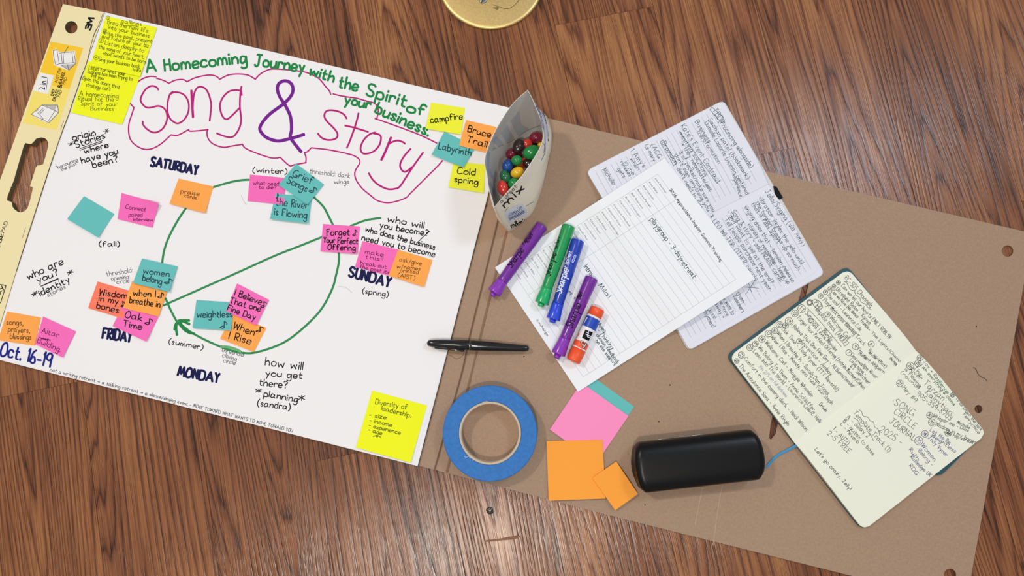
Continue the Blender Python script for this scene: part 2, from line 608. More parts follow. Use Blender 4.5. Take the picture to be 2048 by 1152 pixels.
def wood_material():
    m = bpy.data.materials.new('oak_floor')
    m.use_nodes = True
    n, l = m.node_tree.nodes, m.node_tree.links
    b = n['Principled BSDF']
    uv = n.new('ShaderNodeUVMap')
    uv.uv_map = 'plank'
    at = n.new('ShaderNodeAttribute')
    at.attribute_name = 'board'
    sep = n.new('ShaderNodeSeparateXYZ')
    l.new(uv.outputs['UV'], sep.inputs[0])
    sa = n.new('ShaderNodeSeparateXYZ')
    l.new(at.outputs['Vector'], sa.inputs[0])

    def mth(op, a, b_=None, c=None):
        k = n.new('ShaderNodeMath')
        k.operation = op
        for i, v in enumerate((a, b_, c)):
            if v is None:
                continue
            if isinstance(v, (int, float)):
                k.inputs[i].default_value = v
            else:
                l.new(v, k.inputs[i])
        return k.outputs[0]

    def comb(x, y, z):
        k = n.new('ShaderNodeCombineXYZ')
        for i, v in enumerate((x, y, z)):
            if isinstance(v, (int, float)):
                k.inputs[i].default_value = v
            else:
                l.new(v, k.inputs[i])
        return k.outputs[0]

    def noise(v, scale, detail=3, rough=.5, dist=0.0):
        k = n.new('ShaderNodeTexNoise')
        k.inputs['Scale'].default_value = scale
        k.inputs['Detail'].default_value = detail
        k.inputs['Roughness'].default_value = rough
        k.inputs['Distortion'].default_value = dist
        l.new(v, k.inputs['Vector'])
        return k.outputs['Fac']

    def ramp(f, els):
        k = n.new('ShaderNodeValToRGB')
        while len(k.color_ramp.elements) < len(els):
            k.color_ramp.elements.new(.5)
        for e, (p, c) in zip(k.color_ramp.elements, els):
            e.position = p
            e.color = c if len(c) == 4 else (*c, 1)
        l.new(f, k.inputs['Fac'])
        return k.outputs['Color']

    X, Y = sep.outputs['X'], sep.outputs['Y']
    R1, R2 = sa.outputs['X'], sa.outputs['Y']
    off = mth('MULTIPLY', R1, 31.0)
    # contours of a stretched noise make the cathedral figure
    big = noise(comb(X, mth('MULTIPLY', Y, 0.068), off), 7.5, 1.2, .4, .2)
    wob = noise(comb(X, mth('MULTIPLY', Y, 0.05), off), 110.0, 2, .5)
    f = mth('ADD', mth('MULTIPLY', big, 46.0), mth('MULTIPLY', wob, 1.0))
    saw = mth('FRACT', f)
    rings = ramp(saw, [(0.0, (.02,) * 3), (.09, (.42,) * 3), (.28, (.74,) * 3), (.70, (.92,) * 3), (.90, (.62,) * 3), (1.0, (.02,) * 3)])
    fib = noise(comb(mth('MULTIPLY', X, 1.0), mth('MULTIPLY', Y, 0.012), off), 800.0, 2, .6)
    fibc = ramp(fib, [(.36, (.0,) * 3), (.50, (.75,) * 3), (.7, (1.0,) * 3)])
    tone = noise(comb(X, mth('MULTIPLY', Y, 0.2), mth('ADD', off, 9.0)), 14.0, 2, .5)

    mx = n.new('ShaderNodeMix')
    mx.data_type = 'RGBA'
    mx.inputs['Factor'].default_value = .34
    l.new(rings, mx.inputs['A'])
    l.new(fibc, mx.inputs['B'])
    g = n.new('ShaderNodeRGBToBW')
    l.new(mx.outputs['Result'], g.inputs[0])
    v = mth('ADD', mth('MULTIPLY', g.outputs[0], .80), mth('MULTIPLY', mth('SUBTRACT', tone, .5), .75))
    v = mth('ADD', v, mth('MULTIPLY', mth('SUBTRACT', R2, .5), .22))
    col = ramp(v, [(.05, lin('#341a0f')), (.32, lin('#653b23')), (.58, lin('#8a5535')), (.95, lin('#b17b4c'))])
    por = noise(comb(X, mth('MULTIPLY', Y, 0.010), mth('ADD', off, 4.0)), 1500.0, 1, .5)
    porc = ramp(por, [(.36, (.50, .46, .42)), (.47, (1, 1, 1))])
    mp_ = n.new('ShaderNodeMix')
    mp_.data_type = 'RGBA'
    mp_.blend_type = 'MULTIPLY'
    mp_.inputs['Factor'].default_value = .8
    l.new(col, mp_.inputs['A'])
    l.new(porc, mp_.inputs['B'])
    col = mp_.outputs['Result']
    # seams
    ed = mth('MINIMUM', X, mth('SUBTRACT', PW, X))
    seam = mth('LESS_THAN', ed, 0.0006)
    mx2 = n.new('ShaderNodeMix')
    mx2.data_type = 'RGBA'
    l.new(mth('MULTIPLY', seam, .35), mx2.inputs['Factor'])
    l.new(col, mx2.inputs['A'])
    mx2.inputs['B'].default_value = lin('#2a170e')
    l.new(mx2.outputs['Result'], b.inputs['Base Color'])
    l.new(mth('ADD', .17, mth('MULTIPLY', fib, .16)), b.inputs['Roughness'])
    b.inputs['Specular IOR Level'].default_value = .45
    bp = n.new('ShaderNodeBump')
    bp.inputs['Strength'].default_value = .35
    bp.inputs['Distance'].default_value = .0008
    l.new(mx.outputs['Result'], bp.inputs['Height'])
    l.new(bp.outputs['Normal'], b.inputs['Normal'])
    return m


def build_floor():
    c, s_ = math.cos(GRAIN), math.sin(GRAIN)
    ex, ey = np.array([c, s_]), np.array([-s_, c])      # across / along the boards
    x0 = H(1110, 52)[:2] @ ex
    joints = {}
    for px in ((1207, 32), (1570, 299), (60, 783)):
        q = H(*px)[:2]
        joints[math.floor((q @ ex - x0) / PW)] = q @ ey
    rr = random.Random(5)
    V, F, UV, BD = [], [], [], []
    for i in range(-14, 15):
        L = 1.22
        y = (joints[i] if i in joints else rr.uniform(.75, 1.5)) - 3 * L
        while y < 2.2:
            if y + L > -1.6:
                a, b = x0 + i * PW, x0 + (i + 1) * PW
                r1, r2 = rr.random(), rr.random()
                k = len(V)
                g = .00015
                for xx, yy in ((a + g, y + g), (b - g, y + g), (b - g, y + L - g), (a + g, y + L - g)):
                    p = ex * xx + ey * yy
                    V.append((p[0], p[1], 0))
                    UV.append((xx - a, yy))
                    BD.append((r1, r2, 0))
                F.append((k, k + 1, k + 2, k + 3))
            y += L
    nb = len(F)
    # dark bed under the joints
    k = len(V)
    for xx, yy in ((-2.1, -1.6), (2.1, -1.6), (2.1, 2.2), (-2.1, 2.2)):
        p = ex * xx + ey * yy
        V.append((p[0], p[1], -.0012))
        UV.append((0, 0))
        BD.append((0, 0, 0))
    F.append((k, k + 1, k + 2, k + 3))
    me = bpy.data.meshes.new('floor')
    me.from_pydata(V, [], F)
    u = me.uv_layers.new(name='plank')
    for lp in me.loops:
        u.data[lp.index].uv = UV[lp.vertex_index]
    a = me.attributes.new('board', 'FLOAT_VECTOR', 'POINT')
    a.data.foreach_set('vector', np.array(BD, dtype=np.float32).ravel())
    me.materials.append(wood_material())
    me.materials.append(mat('floor_gap', '#1c100a', .9))
    me.polygons[nb].material_index = 1
    o = bpy.data.objects.new('floor', me)
    COL.objects.link(o)
    o['kind'] = 'structure'
    o['label'] = 'brown oak plank floor with strong grain'


build_floor()

# ------------------------------------------------------------------ brass floor plate, speck, splinter
brass = mat('brass', '#e6c685', 0.42, 1.0, .5, var=.12, vscale=500, bump=.08, bscale=1500)
brass_dark = mat('brass_groove', '#3a2812', 0.6, .4)
steel = mat('screw_steel', '#9a9488', .35, 1.0)
bc = H(981.5, -43, .004)
br = np.hypot(*(H(981.5, 56.4, .004) - bc)[:2])
plate = thing('floor_outlet_cover', 'round brass floor plate at the top edge of the photo', 'floor plate', (bc[0], bc[1], 0))
mb = MB()
mb.lathe((bc[0], bc[1], 0.0002), (0, 0, 1), [(0, br + .001), (.0022, br + .001), (.0034, br), (.0042, br - .002), (.0044, br - .004), (.0046, br * .5), (.0047, .001)], brass, seg=72)
SP = Plane(.0047)
mb.stroke('880,38 940,65 1000,92 1100,125 1170,155 1250,162 1310,150 1370,110 1430,50 1470,0 1500,-80 1480,-180', .9, brass_dark, SP, (880, 0, 9.31))
mb.fill([(982, 8), (998, 13.5), (995.5, 19.5), (980.5, 14.5)], mat('brass_notch', '#7d6a3c', .5, .8), SP)
mb.build('plate', plate)
mb = MB()
sc_ = H(966, 0, .0047)
mb.lathe((sc_[0], sc_[1], .0046), (0, 0, 1), [(0, .0058), (.0008, .0058), (.0013, .0047), (.0014, .0005)], steel, seg=24)
mb.stroke('962,6 969,-5', 1.6, brass_dark, Plane(.0061), sub=1)
mb.build('screw', plate)

mb = MB()
q = H(980, 1021)
rr = random.Random(3)
ringv = []
for zz, sc2 in ((0.0, 1.0), (.0012, .8), (.002, .35)):
    for k in range(12):
        a = k * math.pi / 6
        r = .0052 * sc2 * rr.uniform(.75, 1.1)
        ringv.append((q[0] + r * math.cos(a), q[1] + r * math.sin(a), zz + .0003 * rr.random()))
F = [(i * 12 + k, i * 12 + (k + 1) % 12, (i + 1) * 12 + (k + 1) % 12, (i + 1) * 12 + k) for i in range(2) for k in range(12)] + [tuple(range(24, 36))]
mb.add(ringv, F, mat('dark_crumb', '#3a2c28', .3, 0, .7))
tag(mb.build('crumb'), 'small dark crumb on the wood floor below the blue tape roll', 'crumb')
mb = MB()
mb.ribbon(smooth(np.array([(972, 1083), (1000, 1080), (1024, 1078), (1040, 1074)]), 4), 2.2, mat('splinter_wood', '#8a5a3c', .6), lambda p, dz=0: hit(p, .0006) - np.array([0, 0, .0]))
P2 = hit([(972, 1084), (1005, 1080.5), (1040, 1075), (1038, 1070.5), (1004, 1077), (972, 1081)], .0011)
B2 = P2.copy(); B2[:, 2] = 0
mb.add(np.vstack([P2, B2]), [(0, 1, 4, 5), (1, 2, 3, 4)] + [(i, (i + 1) % 6, 6 + (i + 1) % 6, 6 + i) for i in range(6)], mat('splinter_wood', '#8a5a3c', .6))
tag(mb.build('wood_splinter'), 'thin raised wood splinter in the floor near the bottom edge', 'splinter')

# ================================================================== BROWN BACKING BOARD
ZB = .003
kraft = mat('kraft_board', '#a78c76', .85, 0, .2, var=.07, vscale=420, bump=.12, bscale=1800)
kraft_edge = mat('kraft_edge', '#7c614c', .9)
kraft_crease = mat('kraft_crease', '#8a6d58', .85, 0, .2)
kraft_tape = mat('kraft_torn', '#ab8c72', .8)
mb = MB()
slot = [(1607, 562), (1613, 560), (1618, 566), (1600, 640), (1580, 730), (1557, 842), (1551, 868), (1542, 879), (1538, 876), (1541, 850), (1560, 760), (1585, 650)]
def proj(w):
    q = (np.asarray(w, float) - (0, 0, HC)) @ CMn
    return (1024 + FPX * q[0] / -q[2], 576 - FPX * q[1] / -q[2])


e0, e1 = H(1021, 216, .0078), H(835, 932, .0078)
BOARD = [proj((e0[0] + .0012, e0[1], ZB)), proj((e1[0] + .0012, e1[1], ZB)), (1240, 1036), (1932, 1209), (2066, 467), (1535, 343)]
mb.slab(BOARD, [circle_px(2015, 502, 11.5), circle_px(1957, 818, 8), circle_px(1900, 1150, 12.5), slot], 0.0, ZB, kraft, kraft_edge)


def ridge(mb, P, w, hgt, m, z):
    P = smooth(np.asarray(P, float), 4)
    T = np.gradient(P, axis=0)
    T /= np.hypot(T[:, 0], T[:, 1])[:, None]
    N = np.stack([-T[:, 1], T[:, 0]], 1) * w / 2
    prof = [(-1, 0.00003), (-.35, hgt * .9), (0, hgt), (.35, hgt * .9), (1, 0.00003)]
    G = np.stack([hit(P + N * a, z + b) for a, b in prof], 1)
    mb.grid(G, m)


ridge(mb, [(1001, 420), (975, 530), (940, 672), (925, 742), (900, 830), (869, 941)], 4.5, .0007, kraft_crease, ZB)
ridge(mb, [(1014, 462), (985, 575), (957, 690), (945, 742), (920, 835), (894, 945)], 5.5, .0006, kraft_crease, ZB)
ridge(mb, [(1027, 455), (1000, 555), (972, 655), (962, 690), (938, 770)], 4, .0004, kraft, ZB)
SB = Plane(ZB)
mb.stroke('1000,424 974,532 939,674 924,744 899,832 868,942', 1.1, mat('crease_dark', '#624c3c', .9), Plane(ZB + .0009))
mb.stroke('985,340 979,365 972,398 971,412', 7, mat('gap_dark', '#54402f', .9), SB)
mb.fill([(971, 424), (984, 421), (997, 430), (990, 455), (962, 520), (955, 520)], kraft_tape, SB)
mb.fill([(995, 430), (1010, 445), (1022, 462), (1012, 490), (1004, 468)], mat('kraft_orange', '#ad886a', .8), SB)
mb.fill([(898, 702), (930, 700), (926, 710), (918, 716), (904, 718), (902, 711)], kraft_tape, SB)
mb.stroke('899,711 905,713 910,717 919,716 926,710 929,702', 1.2, kraft_edge, SB)
mb.stroke('1405,975 1398,1010 1390,1050 / 1446,965 1438,1005 1430,1060 1426,1090', 1.6, mat('kraft_scuff', '#b69b84', .8), SB)
for x, y in ((1048, 713), (1318, 843), (1340, 770), (1290, 1010), (1953, 653)):
    mb.fill(circle_px(x, y, 1.4, 7), INK['print'], SB)
tag(mb.build('backing_board'), 'brown kraft cardboard backing board with punched holes, lying under the notebooks', 'cardboard')

mb = MB()
P = smooth(np.array([(1946, 735), (1951, 737), (1957, 749), (1963, 754), (1970, 757), (1975, 763)], float), 5)
W = hit(P, ZB + .0005)
for i in range(len(W) - 1):
    d = W[i + 1] - W[i]
    mb.lathe(W[i], d, [(0, .00028), (np.linalg.norm(d), .00028)], INK['print'], seg=6, caps=False)
tag(mb.build('hair'), 'short dark curved hair on the brown cardboard right of the cream notebook', 'hair')

# ================================================================== EASEL PAD
ZP, ZS, ZT = .0078, .0088, .0082
white_paper = mat('pad_paper', '#efeef0', .75, 0, .25)
paper_edge = mat('pad_paper_edge', '#dcdad8', .85)
manila = mat('manila_card', '#eee1b0', .7, 0, .3)
manila_edge = mat('manila_edge', '#6e6248', .85)
EDGE = [(209, 24.5), (190, 76), (172, 127), (155, 176), (136, 231), (117, 282), (100, 333), (61, 456), (32, 543), (0, 650), (-20, 715)]
pc = H(450, 450)
pad = thing('easel_pad', 'large white flip chart pad with a hand-drawn circle plan and cream header strip', 'flip chart pad', (pc[0], pc[1], 0))
mb = MB()
mb.slab(EDGE + [(835, 932), (1021, 216)], [], 0.0, ZP, white_paper, paper_edge)
mb.build('paper_block', pad)

mb = MB()
handle = np.array([(330, 75), (360, 82), (375, 95), (385, 115), (386, 140), (370, 210), (345, 290), (325, 297), (300, 300), (288, 315), (280, 340), (260, 400), (240, 465), (265, 475), (245, 560),
                   (235, 600), (220, 640), (200, 664), (170, 674), (145, 672), (115, 650), (100, 630), (97, 605), (90, 590), (55, 580), (60, 545), (110, 420), (150, 280), (190, 140), (205, 120), (230, 127), (250, 128), (265, 115), (290, 85)], float) / 4 + (0, 256)
mb.slab([(126, 8)] + [(-118, 690)] + EDGE[::-1], [circle_px(142.5, 54.5, 12.5), handle], 0.0, ZS, manila, manila_edge)
SS = Plane(ZS)
ylw = mat('label_yellow', '#f7c71e', .6)
ylp = mat('label_pale_yellow', '#f3df6c', .6)
lblw = mat('label_white', '#ecebea', .6)
lblg = mat('label_grey', '#b9b8b6', .6)
TF = (0, 0, 4.0)
f4 = lambda L, tf=TF: [(x / tf[2] + tf[0], y / tf[2] + tf[1]) for x, y in L]
BK = INK['black']
mb.stroke('825,105 790,200 745,300 690,510 650,610 620,705 580,820 545,925 505,1030 465,1145 400,1330 240,1825 130,2170', 1.0, INK['print'], Plane(ZS), TF)
mb.stroke('770,230 742,298 / 510,965 485,1035 / 205,1820 180,1902', .7, INK['grey'], SS, TF, sub=1)
write(mb, '3', (180, 60.5), (183.5, 51), 10.5, 3.4, BK, SS, jit=0)
write(mb, 'M', (184, 50.5), (188, 36.5), 11, 3.6, BK, SS, jit=0)
printed(mb, 'ASE', (0, 494), (7, 469), 8, BK, SS, bold=.02)
printed(mb, 'PAD', (8, 466.5), (16.5, 443.5), 8, INK['print'], SS)
mb.stroke('-40,562 12,571 1,606 -50,596', 1.6, BK, SS, sub=1)
printed(mb, 'Super Sticky', (-33, 668), (8, 572), 8, BK, SS, bold=.01)
mb.stroke('42,370 35,374 / 27,372 20,375', .8, INK['grey'], SS)
mb.build('header_strip', pad)

mb = MB()
mb.slab(f4([(405, 332), (180, 985), (455, 1040), (665, 382)]), [], ZS, ZS + .0001, ylp)
SL = Plane(ZS + .0001)
mb.fill(f4([(405, 332), (320, 577), (440, 603), (415, 683), (555, 710), (665, 382)]), ylw, SL)
mb.fill(f4([(322, 580), (262, 725), (383, 753), (430, 605)]), lblw, SL, dz=.0001)
S2 = Plane(ZS + .00025)
printed(mb, '2 in 1', f4([(357, 722)])[0], f4([(375, 618)])[0], 11, BK, S2, bold=.008)
mb.stroke('370,720 382,622', .8, BK, S2, TF)
printed(mb, 'POST-IT®', f4([(460, 662)])[0], f4([(492, 548)])[0], 6, INK['print'], S2)
printed(mb, 'EASEL', f4([(490, 672)])[0], f4([(522, 575)])[0], 6, BK, S2, bold=.02)
printed(mb, 'PAD', f4([(517, 677)])[0], f4([(538, 622)])[0], 6, INK['print'], S2)
printed(mb, '&', f4([(492, 708)])[0], f4([(497, 674)])[0], 9, BK, S2, bold=.02)
printed(mb, 'DRY', f4([(427, 770)])[0], f4([(440, 712)])[0], 6, BK, S2, bold=.02)
printed(mb, 'ERASE', f4([(440, 812)])[0], f4([(470, 720)])[0], 6, BK, S2, bold=.02)
printed(mb, 'PAD', f4([(480, 778)])[0], f4([(497, 724)])[0], 6, INK['print'], S2)
# two little pictures of the pad
mb.fill(f4([(418, 402), (455, 390), (472, 418), (600, 405), (610, 502), (550, 566), (432, 520)]), lblw, S2)
mb.fill(f4([(478, 518), (606, 512), (550, 562)]), lblg, S2, dz=.0001)
mb.stroke('425,405 455,395 460,430 470,490 475,510 445,520 428,450 425,405 / 475,425 590,412 605,500 475,510 / 485,520 550,560 605,505 / 540,515 548,558 / 575,412 585,505', .7, INK['print'], Plane(ZS + .0005), TF, sub=1)
mb.stroke('490,430 497,505 / 505,430 510,505 / 545,372 512,425', .8, INK['grey'], Plane(ZS + .0005), TF, sub=1)
mb.fill(f4([(250, 918), (335, 838), (462, 838), (470, 905), (390, 986), (335, 968)]), lblw, S2)
mb.fill(f4([(352, 842), (455, 842), (438, 882)]), lblg, S2, dz=.0001)
mb.stroke('250,915 335,840 460,840 468,900 390,982 330,950 250,915 / 335,840 440,885 468,900 / 440,885 385,970 / 320,920 345,950 330,965 / 290,890 305,875', .7, INK['print'], Plane(ZS + .0005), TF, sub=1)
mb.stroke('300,910 345,865 / 310,918 355,875', .8, INK['grey'], Plane(ZS + .0005), TF, sub=1)
o = mb.build('printed_label', pad)
o['label'] = 'yellow printed label with pad drawings'

# top sheet with everything drawn on it
mb = MB()
nv = 24
vv = np.linspace(0, 1, nv)
left = np.array([(213, 27), (177, 127), (160, 176), (141, 231), (122, 282), (105, 333), (66, 456), (37, 543), (5, 650), (-15, 714)], float)


def along(P, t):
    P = np.asarray(P, float)
    d = np.r_[0, np.cumsum(np.hypot(*np.diff(P, axis=0).T))]
    d /= d[-1]
    return np.stack([np.interp(t, d, P[:, 0]), np.interp(t, d, P[:, 1])], 1)


Lp, Rp = along(left, vv), along([(1019.5, 217), (903, 670), (880, 755), (826, 928.5)], vv)
uu = np.linspace(0, 1, 12)
G = np.stack([hit(Lp * (1 - u) + Rp * u, ZT) for u in uu], 0)
mb.grid(G, white_paper, thick=.0003, smooth=False)
ST = Plane(ZT)
A4 = (256, 64, 4.0)
B4 = (600, 100, 4.0)
C4 = (600, 370, 4.0)
W4 = (256, 300, 4.0)
S4 = (256, 512, 4.0)
L2 = (0, 256, 4.0)
L3 = (0, 512, 4.0)
P4 = (500, 660, 4.0)
MG, GR, LG = INK['magenta'], INK['green'], INK['lgreen']
mb.stroke('55,418 110,378 170,356 225,358 / 228,370 290,390 325,410 325,410 380,385 440,380 472,398 472,398 540,365 640,345 700,352 735,378 735,378 800,345 880,336 960,345 1018,378 1018,378 1060,335 1130,300 1200,297 1300,305 1400,318 1470,340 1530,375 1580,435 1610,470 1622,500 / 1640,495 1700,510 1760,520 1830,530 1900,550 1970,570 2000,610 2000,650 1990,695', 2.8, MG, ST, A4)
mb.stroke('600,547 610,552 650,565 830,630 960,680 1095,745 / 1140,885 1100,930 1000,1030 880,1150 850,1180 780,1208 700,1222 620,1205 560,1160 500,1110 455,1050 438,1000 445,960 475,910 478,885 455,858 400,835 240,800 90,782 90,782 60,812 35,820 35,820 48,860 46,900', 2.8, MG, ST, B4)
mb.stroke('5,560 48,605 48,605 30,660 8,730 5,800 20,860 60,905 130,938 200,930 270,890 345,822 345,822 400,825 485,780 485,780 495,793 560,790 640,780 640,780 632,800 640,850 680,895 760,922 830,912 915,898 915,898 940,930 1030,970 1150,1008 1218,1003 1218,1003 1290,1068 1330,1062 1425,1045', 2.8, MG, ST, A4)
mb.stroke('243,462 225,440 185,432 140,460 105,520 105,560 140,600 180,605 240,592 285,608 310,650 310,710 280,770 235,800 195,802 150,775 120,740 118,715 / 360,478 335,500 318,560 315,630 335,690 370,722 405,730 450,700 482,640 485,570 460,515 420,488 370,482 345,495 / 518,620 520,560 530,490 555,445 590,438 625,460 650,510 665,580 660,650 653,710 / 905,470 860,465 810,475 765,515 738,570 740,630 760,680 790,698 830,670 890,610 / 908,435 898,500 895,600 905,700 890,770 850,830 810,842 760,830 710,810 / 905,470 910,505', 3.6, MG, ST, A4)
mb.stroke('507,468 511,540 516,620 520,682', 4.8, MG, ST, A4)
mb.stroke('373,548 350,515 300,490 240,482 205,495 195,530 215,570 270,625 298,665 295,700 260,718 210,718 170,700 143,668 / 468,505 450,580 420,670 390,750 375,782 / 360,605 430,620 545,655 / 605,660 560,672 510,720 485,780 495,820 530,830 590,810 635,760 648,700 630,675 590,668 / 690,790 710,755 740,735 780,725 820,735 840,750 / 885,790 840,840 805,900 805,945 840,975 900,935 / 985,820 920,910 860,1000 800,1090 760,1110 700,1112 630,1080 580,1035 550,985', 3.7, MG, ST, B4)
mb.stroke('728,700 700,770 675,830 650,880', 4.8, MG, ST, B4)
mb.stroke('1408,820 1350,838 1300,852 1200,872 1110,845 1058,790 1065,740 1130,660 1250,570 1310,500 1318,440 1290,400 1245,392 1205,415 1195,460 1215,520 1260,590 1300,680 1308,780 1298,840 1330,890 1385,958', 6.6, INK['purple'], ST, A4)
# green title
mb.k = 0
lines(mb, ST, GR, 4.4, A4, '''A|152 325 225 312 100
Homecoming|295 312 948 244 92
Journey|1012 268 1405 320 92
with|1448 340 1640 400 80
the|1685 440 1832 472 92''', jit=.2)
lines(mb, ST, GR, 4.4, B4, '''Spirit|528 360 838 455 95
of|855 495 1000 522 80
your|355 425 555 470 74
business.|598 498 1020 688 88''', jit=.2)
# days
lines(mb, ST, INK['navy'], 4.9, L2, '''SATURDAY|1205 300 1575 372 70''', jit=.3)
lines(mb, ST, INK['navy'], 4.7, L3, '''FRIDAY|818 655 1045 690 80
MONDAY|1420 955 1745 1015 74''', jit=.3)
lines(mb, ST, INK['navy'], 4.8, C4, '''SUNDAY|388 730 715 815 76''', jit=.3)
lines(mb, ST, INK['blue'], 4.0, L3, '''Oct. 16-19|0 795 400 885 105''', jit=.3)
# black notes
lines(mb, ST, BK, 2.1, L2, '''origin|585 100 765 55 58
Stories|612 160 840 78 60
where|680 205 868 152 50
have you|655 282 945 205 58
been?|745 318 945 270 58
(fall)|795 945 955 945 42''', hs=.88)
mb.stroke('638,165 818,102 / 640,178 815,115', 1.5, BK, ST, L2, sub=1)
lines(mb, ST, BK, 1.5, L2, '*|555 150 597 132 34\n*|842 52 880 30 38', hs=.88)
lines(mb, ST, BK, 2.1, L3, '''who are|228 190 508 62 66
you?|305 215 470 150 58
identity|325 320 560 205 58''', hs=.88)
mb.stroke('325,242 462,180 / 335,240 470,182', 1.5, BK, ST, L3, sub=1)
lines(mb, ST, BK, 1.7, L3, '*|268 328 310 298 34\n*|552 160 592 135 36', hs=.88)
lines(mb, ST, INK['grey'], 1.0, L2, '''"honouring|455 330 622 262 26
the past"|492 345 622 288 24''')
lines(mb, ST, INK['grey'], 1.0, L3, '''stories|385 328 525 258 34
threshold:|855 163 1060 128 38
opening|892 195 1030 178 32
circle|935 222 1035 212 32
threshold:|1772 762 1950 808 36
closing|1778 805 1890 840 34
circle|1786 848 1880 872 34''')
lines(mb, ST, INK['grey'], 1.0, W4, '''threshold: dark|1455 185 1775 225 38
wings|1650 268 1768 270 36''')
lines(mb, ST, BK, 1.7, W4, '(winter)|1000 178 1270 190 46', hs=.88)
lines(mb, ST, BK, 1.7, L3, '(summer)|1350 700 1620 748 46', hs=.88)
lines(mb, ST, BK, 2.0, P4, '''how will|120 280 420 320 72
you get|125 365 415 390 58
there?|75 440 295 468 62
planning|110 528 378 578 56
(sandra)|60 605 318 638 56''', hs=.88)
lines(mb, ST, BK, 1.8, P4, '*|45 505 92 505 40\n*|385 570 440 570 54', hs=.88)
lines(mb, ST, BK, 2.0, C4, '''who will|700 292 988 345 56
you become?|638 340 1022 410 54
who does the business|522 370 1075 518 50
need you to become|492 440 1075 575 54''', hs=.88)
lines(mb, ST, BK, 1.7, C4, '(spring)|500 865 702 895 46', hs=.88)
mb.stroke('1040,368 985,415 945,455', 1.6, BK, ST, C4, sub=1)
NBH = 1.15
lines(mb, ST, INK['pencil'], .9, (100, 700, 3.94), '''not a writing retreat > a talking retreat > a|0 165 765 357 27
silence/singing event - MOVE TOWARD WHAT WANTS TO MOVE TOWARD YOU|782 360 1908 648 24''', sub=2)
# green circle and line
mb.k = 20
mb.stroke('675,300 800,262 900,242 975,238 / 470,455 400,560 330,690 290,800 272,910 / 1485,375 1560,450 1600,520 1645,610', 4.3, LG, ST, W4)
mb.stroke('285,395 420,335 600,255 900,122 1170,0 1360,-75 1560,-155 / 1780,-240 1900,-285 2022,-304', 4.2, LG, ST, S4)
mb.stroke('1685,-30 1688,0 1685,60 1665,150 1635,260 1550,420 1420,560 1250,690 1050,765 920,775 750,730 520,620 400,525 / 300,338 340,430 390,525', 4.3, LG, ST, S4)
mb.stroke('392,632 385,570 398,522 440,515 490,516 / 372,590 385,540 430,522 492,545 / 400,530 450,590 500,618 / 410,525 470,600 530,622', 5.0, GR, ST, S4)
mb.stroke('745,725 800,728 860,745 900,765', 5.0, mat('ink_light_green', '#5fae6c', .6), ST, S4)
mb.stroke('905,360 925,410 950,440 / 1680,1090 1740,1100 1790,1140', .6, INK['rule'], ST, W4)
o = mb.build('top_sheet', pad)
o['label'] = 'top white sheet covered in marker writing'

# ================================================================== STICKY NOTES
NOTE = dict(
    yellow=mat('note_yellow', '#eef23a', .7, 0, .2), orange=mat('note_orange', '#fda852', .7, 0, .2), pink=mat('note_pink', '#f66fbd', .7, 0, .2),
    teal=mat('note_teal', '#66bfbd', .7, 0, .2), coral=mat('note_coral', '#fb7f63', .7, 0, .2), lpink=mat('note_light_pink', '#fd93c6', .7, 0, .2),
    amber=mat('note_amber', '#fca53f', .7, 0, .2), bright=mat('note_bright_yellow', '#f1f71c', .7, 0, .2))


def note(colr, q, z, lift, label, group='sticky notes on the flip chart pad', corner=None, cat='sticky note', thick=.0001):
    """q: TL TR BR BL pixels, glued along TL-TR; returns builder and its surface"""
    q = np.array(q, float)
    m = MB()
    W = hit(q, z)
    o, eu, ev = W[0, :2], W[1, :2] - W[0, :2], W[3, :2] - W[0, :2]
    Mi = np.linalg.inv(np.stack([eu, ev], 1))

    def zf(x, y):
        uv = (np.stack([x, y], 1) - o) @ Mi.T
        u, v = np.clip(uv[:, 0], 0, 1), np.clip(uv[:, 1], 0, 1)
        zz = z + lift * v ** 2.2
        if corner:
            cu, cv, ch = corner
            dd = np.clip(1 - (np.abs(u - cu) + np.abs(v - cv)) / .75, 0, 1)
            zz = zz + ch * dd ** 1.6
        return zz
    sf = Height(zf, z)
    n = 21
    t = np.linspace(0, 1, n)
    U, Vv = np.meshgrid(t, t, indexing='ij')
    U, Vv = U.ravel()[:, None], Vv.ravel()[:, None]
    px = q[0] * (1 - U) * (1 - Vv) + q[1] * U * (1 - Vv) + q[2] * U * Vv + q[3] * (1 - U) * Vv
    m.grid(sf(px).reshape(n, n, 3), NOTE[colr], thick=thick)
    m.k = 5
    m.note = (label, cat, group)
    return m, sf


def done(m):
    return tag(m.build('sticky_note'), *m.note)


N0 = ZT + .0004
N1 = N0 + .0005
N2 = N1 + .0006
N3 = N2 + .0006
m, s = note('bright', [(176, 122), (281, 150), (244, 249), (142, 225)], N0, .001, 'bright yellow square note reading "A homecoming ritual", below another at the strip')
lines(m, s, INK['olive'], 1.0, TF, '''Listen for what your|710 552 1000 605 32
business has been trying to|700 582 1055 645 30
tell you.|730 612 830 640 28
Open the doors that|660 635 955 710 30
strategy can't|685 690 882 728 30
A homecoming|636 765 945 785 38
Ritual for the|626 805 910 812 36
Spirit of your|648 842 938 850 34
Business|725 882 910 885 32''')
done(m)
m, s = note('bright', [(212, 32), (314, 55), (280, 153), (180, 131)], N1, .0015, 'bright yellow square note with four numbered lines, top left corner of the pad')
lines(m, s, INK['olive'], 1.0, TF, '''callings|970 182 1132 205 30
Breathe new life|858 190 1182 262 34
into your business|865 230 1192 302 32
Write the past, present|820 272 1212 345 30
and future of your biz|815 302 1188 382 30
Listen deeply to|838 355 1148 420 32
the song of your heart,|790 385 1152 468 30
what wants to be born|820 435 1162 508 30
Sing your business back|788 485 1116 545 30
to life|1060 565 1125 577 26''')
